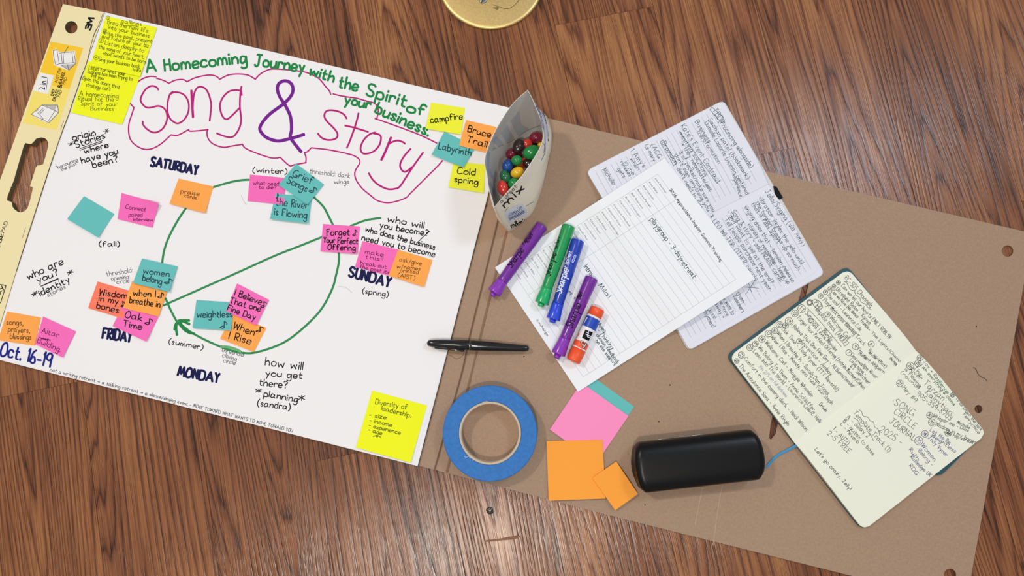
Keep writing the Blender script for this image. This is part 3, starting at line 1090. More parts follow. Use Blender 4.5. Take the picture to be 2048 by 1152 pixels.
circled(m, s, INK['olive'], .8, TF, '1|862 140 14\n2|840 245 14\n3|808 325 18\n4|768 460 18', (1, .22))
m.stroke('985,205 1100,208 / 1072,388 1110,400', .8, INK['olive'], s, TF)
done(m)
m, s = note('orange', [(357, 357), (427, 373), (410, 426), (339, 407)], N0, .003, 'orange note reading "praise cards" under the SATURDAY heading')
lines(m, s, INK['brown'], 1.2, L2, 'praise|1445 518 1592 542 34\ncards.|1475 550 1575 572 28')
done(m)
m, s = note('pink', [(243, 386), (317, 406), (305, 455), (235, 438)], N0, .001, 'pink note with a lifted corner reading "Connect paired interview"', corner=(1, 0, .007))
lines(m, s, INK['plum'], 1.1, L2, 'Connect|1005 645 1165 668 34\npaired|1030 705 1137 712 30\ninterview|1065 742 1220 747 26')
done(m)
m, s = note('teal', [(168, 392), (229, 428), (196, 475), (134, 438)], N0, .003, 'blank teal note tilted at the far left of the pad')
done(m)
m, s = note('pink', [(500, 349), (572, 356), (568, 409), (495, 402)], N0, .001, 'pink note reading "what need to die?" below the word winter')
lines(m, s, INK['plum'], 1.1, W4, 'what needs|1002 278 1225 285 32\nto die?|1048 310 1185 312 28')
done(m)
m, s = note('teal', [(551, 387), (624, 394), (616, 447), (540, 438)], N1, .003, 'teal note reading "the River is Flowing"')
lines(m, s, INK['teal'], 1.9, W4, 'the River|1185 442 1438 468 60\nis Flowing|1170 520 1428 548 56\n~|1186 385 1202 385 40')
done(m)
m, s = note('teal', [(592, 327), (648, 369), (615, 409), (557, 370)], N2, .002, 'teal note set as a diamond reading "Grief Songs"')
lines(m, s, INK['teal'], 1.9, W4, 'Grief|1315 208 1472 272 58\nSongs|1270 258 1425 335 54\n~|1450 330 1505 340 44')
done(m)
m, s = note('pink', [(725, 482), (796, 499), (777, 551), (710, 534)], N0, .001, 'pink note reading "make this!! break out the post its"')
lines(m, s, INK['plum'], 1.1, C4, 'make|520 548 665 572 36\nthis!!|525 590 660 608 32\nbreak out|482 635 688 668 30\nthe post its|480 665 712 712 28')
done(m)
m, s = note('pink', [(646, 448), (720, 453), (715, 508), (641, 502)], N0, .0025, 'pink note reading "Forget Your Perfect Offering" where the line meets the circle')
lines(m, s, BK, 1.9, W4, 'Forget|1590 682 1772 682 50\nYour Perfect|1565 740 1838 752 44\nOffering|1600 796 1818 804 44\n~|1800 680 1830 680 46')
done(m)
m, s = note('orange', [(796, 499), (865, 520), (848, 574), (777, 551)], N1, .002, 'orange note reading "ask/give w/names printed" beside the SUNDAY heading')
lines(m, s, INK['brown'], 1.1, C4, 'ask/give|795 610 970 642 32\nw/names|775 664 962 682 30\nprinted|800 695 945 712 30\n(AIST)|782 735 918 757 30')
done(m)
m, s = note('yellow', [(907, 323), (971, 329), (967, 386), (897, 374)], N0, .002, 'yellow note reading "Cold spring" near the right edge of the pad')
lines(m, s, BK, 1.9, B4, 'Cold|1260 990 1400 1002 50\nspring|1235 1055 1422 1075 46')
done(m)
m, s = note('orange', [(932, 240), (1001, 256), (988, 309), (918, 291)], N0, .002, 'orange note reading "Bruce Trail" half behind the candy bag')
lines(m, s, BK, 1.9, B4, 'Bruce|1340 655 1522 700 52\nTrail|1335 735 1490 778 50')
done(m)
m, s = note('yellow', [(862, 205), (930, 216), (922, 269), (851, 257)], N0, .002, 'yellow note reading "campfire" near the top right of the pad')
lines(m, s, BK, 1.9, B4, 'campfire|1045 582 1300 552 50')
done(m)
m, s = note('teal', [(889, 263), (952, 294), (927, 335), (863, 309)], N1, .003, 'teal note reading "Labyrinth" between the yellow notes')
lines(m, s, INK['teal'], 1.9, B4, 'Labyrinth|1105 790 1365 848 52')
done(m)
m, s = note('coral', [(195, 563), (264, 583), (246, 637), (176, 616)], N0, .001, 'coral red note reading "Wisdom in my bones"')
lines(m, s, BK, 1.9, L3, 'Wisdom|795 312 1012 340 50\nin my|790 360 942 385 48\nbones|770 415 945 455 50\n~|968 405 998 400 44')
done(m)
m, s = note('pink', [(244, 614), (317, 634), (292, 683), (225, 652)], N1, .002, 'pink note reading "Oak Time" above the FRIDAY heading')
lines(m, s, BK, 1.9, L3, 'Oak|1000 490 1135 520 52\nTime|985 565 1130 590 50\n~|1160 540 1215 545 48')
done(m)
m, s = note('orange', [(264, 562), (334, 584), (317, 633), (246, 616)], N2, .001, 'orange note reading "when I breathe in" below a teal note')
lines(m, s, BK, 1.9, L3, 'when I|1065 316 1242 328 50\nbreathe in|1035 376 1278 410 50\n~|1265 330 1305 335 44')
done(m)
m, s = note('teal', [(284, 517), (355, 533), (338, 584), (266, 566)], N3, .0025, 'teal note reading "women belong" at the left side of the circle')
lines(m, s, INK['teal'], 1.9, L3, 'women|1145 136 1352 165 46\nbelong|1138 195 1290 228 52\n~|1315 215 1372 222 44')
done(m)
m, s = note('orange', [(14, 623), (82, 635), (69, 691), (-4, 680)], N0, .001, 'orange note reading "songs, prayers, blessings" at the left frame edge')
lines(m, s, INK['brown'], 1.3, L3, 'songs,|52 545 185 555 42\nprayers,|65 605 238 615 42\nblessings|80 660 248 670 42')
done(m)
m, s = note('pink', [(86, 633), (152, 663), (125, 715), (70, 688)], N1, .002, 'pink note reading "Altar Building" at the lower left of the pad')
lines(m, s, INK['plum'], 1.2, L3, 'Altar|330 612 465 650 42\nBuilding.|296 690 478 768 44')
m.stroke('330,655 350,665 345,655 365,672 362,660 382,678 380,662 402,678 / 335,662 400,670', 1.4, INK['plum'], s, L3)
done(m)
m, s = note('orange', [(466, 629), (533, 656), (507, 704), (440, 677)], N0, .0015, 'orange note reading "When I Rise" at the bottom of the circle')
lines(m, s, BK, 1.9, S4, 'When|840 580 1005 635 56\nI Rise|805 660 978 705 58\n~|1025 605 1080 600 40')
done(m)
m, s = note('teal', [(393, 600), (468, 605), (462, 661), (385, 656)], N1, .002, 'teal note reading "weightless" inside the circle')
lines(m, s, INK['teal'], 1.9, S4, 'weightless|553 492 832 488 50\n~|740 572 790 572 56')
done(m)
m, s = note('pink', [(474, 567), (538, 600), (512, 651), (452, 622)], N2, .0015, 'pink note reading "I Believe That One Fine Day"')
lines(m, s, BK, 1.9, S4, 'I Believe|850 316 1062 388 50\nThat one|815 375 1055 445 48\nFine Day|792 435 1012 512 48\n~|1062 408 1108 405 46')
done(m)
m, s = note('bright', [(744, 781), (854, 811), (821, 925), (712, 895)], N0, .0025, 'large yellow square note listing "Diversity of leadership" at the pad corner')
lines(m, s, INK['olive'], 1.3, P4, '''Diversity of|1002 590 1255 635 40
leadership:|1050 640 1282 700 38
- size|952 690 1088 715 32
- income|956 735 1132 775 32
- experience|950 775 1200 836 32
- age|945 810 1052 840 32''')
m.stroke('985,852 1005,846 1015,856 1030,848 1045,858', 1.4, INK['olive'], s, P4)
done(m)
# loose ones on the board
LG_ = 'loose sticky notes on the brown cardboard'
m, s = note('teal', [(1177, 747), (1268, 813), (1206, 906), (1114, 839)], ZB + .0002, .0003, 'blank teal square note mostly hidden under a pink one on the cardboard', LG_)
done(m)
m, s = note('lpink', [(1163, 765), (1257, 832), (1193, 926), (1099.5, 859)], ZB + .0010, .0012, 'blank light pink square note lying on the brown cardboard', LG_)
done(m)
m, s = note('amber', [(1093, 882), (1205, 879.5), (1211, 997), (1097.5, 1001)], ZB + .0024, .002, 'blank orange square note on the cardboard edge, larger of the two loose orange ones', LG_)
done(m)
m, s = note('amber', [(1185, 955.5), (1232.5, 923), (1276, 988), (1230.5, 1020.5)], ZB + .0052, .001, 'small blank orange note overlapping a bigger orange square on the cardboard', LG_, corner=(1, .5, .003))
done(m)

# ================================================================== CANDY BAG
bag_out = mat('bag_cream', '#e9e0cc', .42, 0, .5, bump=.9, bscale=55)
bag_in = mat('bag_inner_white', '#ebe8e4', .5, 0, .4, bump=.6, bscale=60)
bag_blue = mat('bag_pale_blue', '#b4c2da', .5)
bag_grey = mat('bag_grey', '#bec2c7', .5)
thin_film(bag_in, .2)
bb = H(1045, 380, ZB)
bag = thing('candy_bag', 'open cream and white candy bag standing on the cardboard beside the pad', 'candy bag', (bb[0], bb[1], ZB))
RINGS = [
    (ZB + .0006, [(1072, 278), (1089, 302), (1085, 352), (1064, 424), (1022, 464), (1002, 430), (1003, 362), (1036, 300)]),
    (.018, [(1073, 258), (1095, 285), (1093, 336), (1068, 420), (1017, 463), (993, 430), (995, 350), (1030, 285)]),
    (.045, [(1069, 232), (1099, 260), (1099, 312), (1072, 390), (1005, 450), (987, 408), (987, 333), (1024, 262)]),
    (.075, [(1063, 203), (1093, 234), (1102, 283), (1068, 352), (995, 432), (979, 385), (978, 315), (1013, 242)]),
    (.098, [(1056, 178), (1074, 220), (1087, 277), (1047, 348), (989, 413), (975, 365), (972, 305), (1008, 230)]),
]


def ring_pts(P, n=8):
    P = np.array(P, float)
    k = len(P)
    out = []
    sharp = (0, 4)
    for i in range(k):
        p1, p2 = P[i], P[(i + 1) % k]
        p0 = P[i - 1] if i not in sharp else p1
        p3 = P[(i + 2) % k] if (i + 1) % k not in sharp else p2
        for j in range(n):
            t = j / n
            out.append(.5 * (2 * p1 + (p2 - p0) * t + (2 * p0 - 5 * p1 + 4 * p2 - p3) * t * t + (3 * p1 - p0 - 3 * p2 + p3) * t ** 3))
    return np.array(out)


zs = [r[0] for r in RINGS]
raw = [ring_pts(r[1]) for r in RINGS]
nr = len(raw[0])
fz = np.linspace(0, 1, 17)
rows = []
wr_ = random.Random(2)
wr1 = [wr_.uniform(0, 6.28) for _ in range(6)]
for f in fz:
    x = f * (len(raw) - 1)
    i = min(int(x), len(raw) - 2)
    t = x - i
    z = zs[i] * (1 - t) + zs[i + 1] * t
    px = raw[i] * (1 - t) + raw[i + 1] * t
    a = np.arange(nr) / nr * 2 * math.pi
    zr = z + (f ** 3) * .010 * np.maximum(0, np.cos(a))      # tip of the mouth stands higher
    w = hit(px, zr)
    c = w[:, :2].mean(0)
    wob = 1 + .012 * np.sin(5 * a + 4 * f + wr1[0]) * f + .008 * np.sin(9 * a - 7 * f + wr1[1])
    w[:, :2] = c + (w[:, :2] - c) * wob[:, None]
    rows.append(w)
rows = np.array(rows)
shell = MB()
nz = len(rows)
V = rows.reshape(-1, 3)
F = [(i * nr + k, i * nr + (k + 1) % nr, (i + 1) * nr + (k + 1) % nr, (i + 1) * nr + k) for i in range(nz - 1) for k in range(nr)]
shell.add(V, F, bag_out, True)
inn = rows.copy()
for r in inn:
    c = r[:, :2].mean(0)
    d = r[:, :2] - c
    r[:, :2] = c + d * (1 - .0009 / np.maximum(np.linalg.norm(d, axis=1), .004))[:, None]
inn[0, :, 2] += .0012
V2 = inn.reshape(-1, 3)
shell.add(V2, [tuple(reversed(f)) for f in F], bag_in, True)
tp = np.vstack([rows[-1], inn[-1]])
shell.add(tp, [(k, (k + 1) % nr, nr + (k + 1) % nr, nr + k) for k in range(nr)], bag_in)
for rw, rev in ((rows[0], True), (inn[0], False)):
    c = rw.mean(0)
    shell.add(np.vstack([rw, c]), [((k + 1) % nr, k, nr) if rev else (k, (k + 1) % nr, nr) for k in range(nr)], bag_in if not rev else bag_out)
SG = OnMesh([shell], .0003)
K = (960, 360, 10.48)
Z9 = (900, 160, 3.84)
shell.k = 0
# inside wall seen through: big pale letter strokes
shell.hatch(f4([(322, 545), (340, 478), (395, 405), (450, 335), (530, 238), (546, 335), (560, 350), (606, 376), (560, 405), (470, 460)], Z9), bag_grey, SG, step=1.1)
shell.stroke('372,418 400,455 425,495', 8, bag_in, SG, Z9, dz=.0002)
shell.stroke('455,335 480,385 508,440', 9, bag_in, SG, Z9, dz=.0002)
shell.stroke('345,500 360,515 372,525', 5, bag_in, SG, Z9, dz=.0002)
shell.stroke('330,530 470,470 600,385 695,350', 1.0, mat('bag_fold', '#8f8a84', .6), SG, Z9, sub=6)
shell.stroke('296,580 292,650 310,720 345,760 / 305,790 335,850 352,890 / 300,680 318,740 / 330,470 355,440 / 290,600 300,560', 5, bag_blue, SG, Z9, sub=6)
shell.stroke('660,190 700,280 728,400 732,520 / 685,215 735,320 752,450', 3.2, bag_blue, SG, Z9, sub=6)
shell.stroke('700,222 730,290 752,400 755,470', 1.3, INK['print'], SG, Z9, sub=6)
shell.stroke('655,185 690,270 712,370 / 668,195 702,280 722,380 / 690,470 725,500 720,560 / 735,480 728,560 700,620', .8, INK['bpen'], SG, Z9, sub=6)
lines(shell, SG, INK['print'], .9, K, 'a great|452 486 782 146 74', jit=.1)
lines(shell, SG, INK['black'], 2.8, K, 'mix|530 585 930 185 135', jit=.1)
# bar code panel
bcp = [(513, 705), (560, 650), (660, 590), (780, 530), (860, 500), (900, 520), (945, 590), (1000, 700), (930, 750), (800, 815), (700, 850), (620, 900), (560, 800)]
lab = MB()
lab.fill(f4(bcp, K), mat('barcode_white', '#cfd6e2', .5), SG, dz=.0004)
SG2 = lambda p, dz=0.0: SG(p, dz + .0006)
lab.fill(f4([(545, 705), (660, 620), (850, 530), (890, 560), (950, 680), (810, 760), (690, 800), (625, 860)], K), mat('barcode_grey', '#9aa5ba', .5), SG2)
SG3 = lambda p, dz=0.0: SG(p, dz + .0009)
for k in range(13):
    t = k / 12
    a = np.array((570, 720)) * (1 - t) + np.array((690, 790)) * t if t < .5 else np.array((570, 720)) * (1 - t) + np.array((645, 845)) * t
    b_ = np.array((850, 540)) * (1 - t) + np.array((945, 690)) * t
    lab.stroke('%f,%f %f,%f %f,%f' % (*a, *(.5 * (a + b_) + (0, 14)), *b_), .5 + .5 * (k % 3 == 0), INK['print'] if k % 2 else INK['white'], SG3, K, sub=4)
lab.build('barcode_label', bag)['label'] = 'pale bar code panel'
write(shell, "m&m's", (1023.5, 455.5), (1053, 445), 9.5, 1.9, INK['black'], SG, jit=0)
shell.stroke('520,660 560,610 600,575 / 965,550 1060,490 1120,460', .9, mat('bag_line_brown', '#6b5238', .6), SG, K)
shell.build('pouch', bag)

# candies
CC = dict(maroon='#7a1730', red='#d63a2e', dark='#33201f', green='#1f8a45', dgreen='#1f6a43', yellow='#e8b81c', blue='#1d4f9c', orange='#e0742c')
cm = {k: mat('candy_' + k, v, .22, 0, .5, coat=.3) for k, v in CC.items()}


def candy_mesh(colr):
    bm = bmesh.new()
    bmesh.ops.create_uvsphere(bm, u_segments=24, v_segments=14, radius=1.0)
    for v in bm.verts:
        v.co.x *= 1 + .05 * v.co.y
        v.co.z *= .96
    for f in bm.faces:
        f.smooth = True
    me = bpy.data.meshes.new('candy')
    bm.to_mesh(me)
    bm.free()
    me.materials.append(cm[colr])
    return me


CME = {k: candy_mesh(k) for k in CC}
PXM = lambda z: (HC - z) / FPX
CAND = [  # x, y, half sizes (crop px), angle, colour, z, label
    (660, 442, 50, 40, 10, 'maroon', .050, 'maroon candy at the top right of the heap in the bag'),
    (592, 490, 40, 36, 30, 'red', .049, 'red candy between the maroon and dark brown ones at the top of the heap'),
    (528, 512, 60, 44, 75, 'dark', .052, 'large dark brown candy at the top of the heap'),
    (625, 556, 64, 50, 25, 'green', .060, 'largest bright green candy, against the bag front'),
    (697, 498, 24, 22, 0, 'yellow', .046, 'yellow candy peeking out at the right rim of the bag'),
    (468, 570, 40, 38, 0, 'maroon', .048, 'maroon candy at the left of the dark brown one'),
    (513, 618, 40, 37, 10, 'green', .060, 'round green candy in the middle of the heap'),
    (442, 660, 46, 40, 70, 'blue', .053, 'blue candy at the left of the heap'),
    (517, 710, 50, 38, 25, 'yellow', .061, 'large yellow candy in front of the blue one'),
    (578, 635, 34, 42, 60, 'red', .046, 'red candy partly hidden under the bright green one'),
    (605, 645, 36, 46, 65, 'dark', .053, 'dark brown candy tucked behind the bag front'),
    (424, 742, 50, 38, -60, 'dgreen', .056, 'dark green candy at the lower left of the heap'),
    (470, 735, 34, 32, 0, 'blue', .043, 'blue candy mostly hidden behind the yellow one'),
    (490, 792, 44, 38, 40, 'green', .057, 'green candy by the bag front below the yellow one'),
    (405, 830, 58, 40, -75, 'red', .058, 'orange red candy at the bottom tip of the heap'),
    (545, 668, 30, 28, 0, 'orange', .040, 'tan orange candy deep between the green and yellow ones'),
    (712, 445, 26, 40, 80, 'orange', .046, 'orange candy at the far right edge of the heap'),
]
CG = 'coated candies inside the bag'
for i, (x, y, a, b, ang, colr, z, lab_) in enumerate(CAND):
    p = H(x / 3.84 + 900, y / 3.84 + 160, z)
    o = bpy.data.objects.new('candy', CME[colr])
    COL.objects.link(o)
    sc2 = PXM(z) / 3.84 * 1.12
    o.location = tuple(p)
    o.rotation_euler = (0.05 * (i % 3), 0.06 * ((i * 2) % 5 - 2), math.radians(ang))
    o.scale = (a * sc2, b * sc2, min(a, b) * sc2)
    tag(o, lab_, 'candy', CG)
low = [(560, 560, 'maroon', 'maroon candy deep between the dark brown and bright green ones'), (640, 500, 'dark', 'dark candy deep behind the bright green one, under the red one'),
       (500, 575, 'red', 'red candy deep between the left maroon and round green ones'), (560, 620, 'blue', 'blue candy deep to the right of the round green one'),
       (480, 690, 'dark', 'dark candy deep between the blue and yellow ones'), (450, 790, 'dark', 'dark candy deep between the two lower green ones'),
       (540, 740, 'red', 'red candy deep at the bag front below the yellow one'), (430, 860, 'dark', 'dark candy deep under the orange red one at the bottom tip')]
for x, y, colr, lab_ in low:
    p = H(x / 3.84 + 900, y / 3.84 + 160, .034)
    o = bpy.data.objects.new('candy', CME[colr])
    COL.objects.link(o)
    o.location = tuple(p)
    o.scale = (.0076, .007, .007)
    tag(o, lab_, 'candy', CG)

# ================================================================== TAPE ROLL
ZTp = ZB + .0245
tcp = H(980, 866, ZTp)
ro = np.hypot(*(H(1074.5, 866, ZTp) - tcp)[:2])
ri = np.hypot(*(H(1042.5, 866, ZTp) - tcp)[:2])
rc = np.hypot(*(H(1037.5, 866, ZTp) - tcp)[:2])


def tape_mat():
    m = mat('blue_tape', '#2f74bd', .6, 0, .3, var=.10, vscale=260, bump=.1, bscale=1400)
    return m


tape = thing('tape_roll', 'roll of blue masking tape lying flat on the cardboard', 'tape roll', (tcp[0], tcp[1], ZB))
mb = MB()
prof = [(.0002, ri), (.0002, ro - .0006), (.0008, ro), (.0238, ro), (.0245, ro - .0007)]
nr_ = 26
for k in range(1, nr_):
    prof.append((.0245 + (.00012 if k % 2 else -.00005), ro - .0007 + (ri + .0003 - ro + .0007) * k / nr_))
prof += [(.0242, ri), (.0002, ri)]
mb.lathe((tcp[0], tcp[1], ZB), (0, 0, 1), prof, tape_mat(), seg=96, caps=False)
mb.build('tape', tape)
mb = MB()
mb.lathe((tcp[0], tcp[1], ZB), (0, 0, 1), [(.0003, rc), (.0003, ri - .0002), (.0243, ri - .0002), (.0249, ri - .0007), (.0249, rc + .0006), (.0243, rc), (.0003, rc)],
         mat('tape_core', '#c9b8a4', .7, var=.08, vscale=200), seg=96, caps=False)
mb.stroke('315,690 330,700 345,690 365,705 / 380,725 400,715 420,735 / 460,262 490,252 520,258', .8, mat('core_chip', '#e0d2c0', .7), Plane(ZTp + .0006), (850, 740, 4.0))
mb.build('cardboard_core', tape)

# ================================================================== NOTEBOOKS
def page(mb, c, prof, m, zb, mside, nt=14, ns=20, rnd=.045, aspect=.65):
    """c: outer0, spine0, spine1, outer1 world corners; s = 0 outer .. 1 spine"""
    c = [np.array(v[:2]) for v in c]
    s = np.r_[np.linspace(0, .08, 6), np.linspace(.12, 1, ns)]
    G = np.zeros((len(s), nt, 3))
    for i, a in enumerate(s):
        x = max(0, rnd - a)
        t0 = (rnd - math.sqrt(max(rnd * rnd - x * x, 0))) * aspect
        t = np.linspace(t0, 1 - t0, nt)
        for j, b in enumerate(t):
            p = c[0] * (1 - a) * (1 - b) + c[1] * a * (1 - b) + c[2] * a * b + c[3] * (1 - a) * b
            G[i, j] = (*p, prof(a))
    mb.grid(G, m, thick=(zb,), mside=mside)


def round_quad(q, r):
    """rounded pixel quad"""
    q = np.array(q, float)
    out = []
    for i in range(4):
        a, b, c = q[i - 1], q[i], q[(i + 1) % 4]
        d1, d2 = (a - b) / np.hypot(*(a - b)), (c - b) / np.hypot(*(c - b))
        p1, p2 = b + d1 * r, b + d2 * r
        for t in np.linspace(0, 1, 6):
            out.append((1 - t) ** 2 * p1 + 2 * t * (1 - t) * b + t * t * p2)
    return out


# ---- white ruled notebook
zref = .010
nbp = mat('notebook_paper', '#e4e6f2', .75, 0, .25)
nbe = mat('notebook_page_edge', '#cfcdd0', .85)
nb1c = H(1405, 450, ZB)
nb1 = thing('ruled_notebook', 'open white ruled notebook filled with pencil notes, under the printed form', 'notebook', (nb1c[0], nb1c[1], ZB))
A, S0, S1, A1 = [H(x, y, zref) for x, y in ((1446, 201), (1537, 367), (1266, 507), (1173, 341))]
Bo, Bo1 = H(1640, 540, zref), H(1376, 692, zref)
mb = MB()
mb.slab(round_quad([(1447, 200), (1173, 341), (1377, 702), (1650, 548)], 12), [], ZB + .0002, ZB + .0014, mat('notebook_cover_white', '#d9d8da', .6))
mb.build('cover', nb1)
mbk = MB()
mbk.slab([(1547, 372), (1553, 373), (1566, 395), (1560, 399), (1551, 390)], [], ZB + .0016, ZB + .003, INK['black'])
mbk.build('elastic_band', nb1)['label'] = 'black elastic end at the spine'
pl = MB()
page(pl, (A, S0, S1, A1), lambda s: .0082 + .0072 * math.sin(math.pi * s ** 1.5) * (1 if s < .97 else .9), nbp, ZB + .0015, nbe)
pr = MB()
page(pr, (Bo, S0, S1, Bo1), lambda s: .0072 + .0045 * math.sin(math.pi * s ** 1.7), nbp, ZB + .0042, nbe)
pu = MB()
pu.slab(round_quad([(1537, 370), (1267, 509), (1379, 700), (1648, 547)], 10), [], ZB + .0015, ZB + .004, nbp, nbe)
pu.build('under_pages', nb1)
SPL, SPR = OnMesh([pl]), OnMesh([pr])
Z1, Z2 = (1150, 180, 4.0), (1150, 420, 4.0)
# rules
r0, r1 = np.array([(1440, 209), (1178, 345)]), np.array([(1524, 362), (1262, 500)])
for k in range(25):
    t = (k + .9) / 26
    a, b = r0[0] * (1 - t) + r0[1] * t, r1[0] * (1 - t) + r1[1] * t
    P = a + np.linspace(.03, .97, 9)[:, None] * (b - a)
    pl.ribbon(P, .55, INK['rule'], SPL)
r0, r1 = np.array([(1537, 374), (1275, 508)]), np.array([(1634, 538), (1374, 686)])
for k in range(25):
    t = (k + .9) / 26
    a, b = r0[0] * (1 - t) + r0[1] * t, r1[0] * (1 - t) + r1[1] * t
    P = a + np.linspace(.06, .97, 9)[:, None] * (b - a)
    pr.ribbon(P, .55, INK['rule'], SPR)
TN = INK['teal']
lines(pl, SPL, TN, .8, Z1, '''TBD|1100 165 1150 245 40
(Processing alongside)|1150 255 1400 625 34
Sachan patel (bookmark)|1066 240 1375 715 30
Danielle Laporte (woman centered|1036 262 1370 838 30
experience)|1260 680 1322 870 28
Business|958 255 1065 425 32
transformation|975 335 1145 590 30
Kate's Event Contract|848 290 1142 748 36
meeting solutions|832 345 1042 690 30
> they negotiate/get|845 430 1075 812 30
3 of pocket/make sure you|832 500 1100 975 28
don't sign anything you|796 520 1062 970 28
don't need to sign|816 632 1002 950 28
Brandon|694 425 800 598 32
(ACG|605 445 665 548 32
> mary|568 462 625 572 30
1 Amy's|442 490 545 622 34
when|440 555 498 645 28
in me|396 580 458 682 28
relaxes|362 580 432 692 28
gets|338 635 388 702 26
Michelle|218 640 300 762 32''', sub=2, hs=NBH)
pl.stroke('1080,160 1095,135 1190,220 1170,258 1080,160 / 1200,235 1180,265 / 835,330 1135,745 / 680,415 705,400 812,580 790,605 680,415 / 575,480 560,455 565,440 590,432', .8, TN, SPL, Z1, sub=1)
lines(pr, SPR, TN, .8, (1462, 384, 1.0), '''Jello/Singing (via Amy)|68 0 143 108 9.5
vibration jiggles the jello until|55 12 139 145 7.5
the tension breaks up so much|48 22 133 157 7.5
that it falls apart|40 25 93 103 7.5
singing does that - tension release|26 30 122 181 7.5
intensity of relationship - brings up|33 66 113 184 7
Song & story - add PRAISE cards!|1 40 99 180 8
- do I want to sell at the end?|-9 40 79 184 7.5
Tell people purchase next year|-13 56 75 197 8
* LEO WILTER: OTHER people|-44 50 48 178 9''', sub=2, hs=NBH)
lines(pr, SPR, TN, .8, Z2, '''then|1290 665 1340 745 28
Teachers|1262 690 1335 822 30
by: want to|1175 695 1255 840 30
we move|1148 720 1212 850 28
away +|1115 750 1182 868 28
Chas!|1050 790 1112 872 28
rhymes!|1022 800 1095 942 30
*|1370 700 1480 650 90''', sub=2, hs=NBH)
pr.stroke('1245,25 1270,95 1290,80 1320,140 1335,125', .8, TN, SPR, Z2)
pl.build('left_pages', nb1)
pr.build('right_pages', nb1)

# ---- printed form on top of it
q = [(990, 535), (1329, 316), (1510, 557.5), (1156, 783.5)]          # left, top, right, bottom
W = hit(q, .006)
fo, fu, fv = W[0, :2], W[1, :2] - W[0, :2], W[3, :2] - W[0, :2]
Fi = np.linalg.inv(np.stack([fu, fv], 1))


def form_z(x, y):
    uv = (np.stack([x, y], 1) - fo) @ Fi.T
    u, v = uv[:, 0], uv[:, 1]
    t = np.clip((u - .455) / .17, 0, 1)
    t = t * t * (3 - 2 * t)
    lift = np.clip((v - .80) / .25, 0, 1) ** 2 * np.clip(1 - np.abs(u - .15) * 2.5, 0, 1) * .004
    edge = np.clip((v - .7) / .35, 0, 1) ** 2 * np.clip((u - .2) / .3, 0, 1) * .003
    return .0042 + .0138 * t + lift + edge + .0006 * np.sin(v * 6.0) * t


SF = Height(form_z, .012)
form = MB()
n = 72
U, Vv = np.meshgrid(np.linspace(0, 1, n), np.linspace(0, 1, n), indexing='ij')
U, Vv = U.ravel()[:, None], Vv.ravel()[:, None]
fpx = lambda u, v: np.array(q[0]) * (1 - u) * (1 - v) + np.array(q[1]) * u * (1 - v) + np.array(q[2]) * u * v + np.array(q[3]) * (1 - u) * v
form.grid(SF(fpx(U, Vv)).reshape(n, n, 3), mat('form_paper', '#eff3f8', .75, 0, .25), thick=.00012)
form.k = 5
tt = np.linspace(0, 1, 16)[:, None]
u0, u1, v0, v1 = .06, .925, .065, .935
rowsn = 25
for k in range(rowsn + 1):
    u = u0 + (u1 - u0) * k / rowsn
    form.ribbon(fpx(u + 0 * tt, v0 + (v1 - v0) * tt), .6, INK['table'], SF)
for v in (v0, .275, v1):
    form.ribbon(fpx(u0 + (u1 - u0) * tt, v + 0 * tt), .6, INK['table'], SF)
names = ['Anne Brammer', 'Amy Blake', 'Amy Hohmuth', 'Andrea Farnell', 'Bill Starnes', 'Brian Tressinger', 'Carol Clarke', 'Caroline Mitchell', 'Catherine Crum', 'Damien Mealebridge', 'Cathy Pahue', 'Chris Starr', 'Chrys Howard', 'Dwella Moy', 'Donna Bell', 'Edna Pryor', 'Elena Rasa', 'Elizabeth Pala', 'Emma Tracey', 'Corrinne Botrall', 'Janice Friendly', 'Jan Crum', 'Joan Ellis', 'Kate Moss', 'Lee Hart']
for k, nm in enumerate(names):
    u = u1 - (u1 - u0) * (k + .72) / rowsn
    printed(form, nm, fpx(u, v0 + .012), fpx(u, v0 + .012 + .0105 * len(nm)), 3.3, mat('ink_print_grey', '#4b4d52', .7), SF)
printed(form, '2026 Appreciative Inquiry Summit Training', (1338, 380), (1441, 524), 6.6, INK['black'], SF, bold=.012)
printed(form, 'xchange', (1076, 645), (1094, 673), 5, INK['print'], SF)
form.fill(circle_px(1075, 641, 2.6, 12), INK['table'], SF)
lines(form, SF, TN, 1.15, Z2, '''playgroup - 3-day|600 78 840 400 42
retreat .|838 410 962 572 42
Intro,|70 455 130 535 40
Mila!|185 605 262 705 36''')
lines(form, SF, TN, 1.1, (930, 420, 3.6), '''Area|953 828 1002 885 30
- Thinking|952 868 1055 1003 26
domain feedback|945 903 1095 1108 26
on site support|940 945 1075 1120 24
my|740 590 765 610 22
n|785 640 805 650 26''')
tag(form.build('printed_form'), 'white printed sign-up sheet headed "2026 Appreciative Inquiry Summit Training"', 'paper sheet')

# ---- cream notebook with teal cover
crp = mat('cream_page', '#eef0e0', .75, 0, .25)
cre = mat('cream_page_edge', '#c9c3a8', .85)
tealc = mat('teal_cover', '#24525e', .5, 0, .4, bump=.1, bscale=700)
nb2c = H(1715, 795, ZB)
nb2 = thing('cream_notebook', 'open cream notebook with teal cover and handwritten song lists', 'notebook', (nb2c[0], nb2c[1], ZB))
mb = MB()
mb.slab(round_quad([(1694, 531), (1452, 711), (1723, 1060), (1966, 868)], 16), [], ZB + .0002, ZB + .0032, tealc)
mb.slab([(1940, 890), (1935, 899), (1908, 926), (1885, 948), (1874, 951), (1866, 942)], [], ZB + .0003, ZB + .003, tealc)
mb.build('cover', nb2)
zr2 = .0105
A, S0, S1, A1 = [H(x, y, zr2) for x, y in ((1697, 537), (1834, 701), (1590, 885), (1459, 713))]
Bo, Bo1 = H(1974, 868, zr2), H(1728, 1061, zr2)
pl = MB()
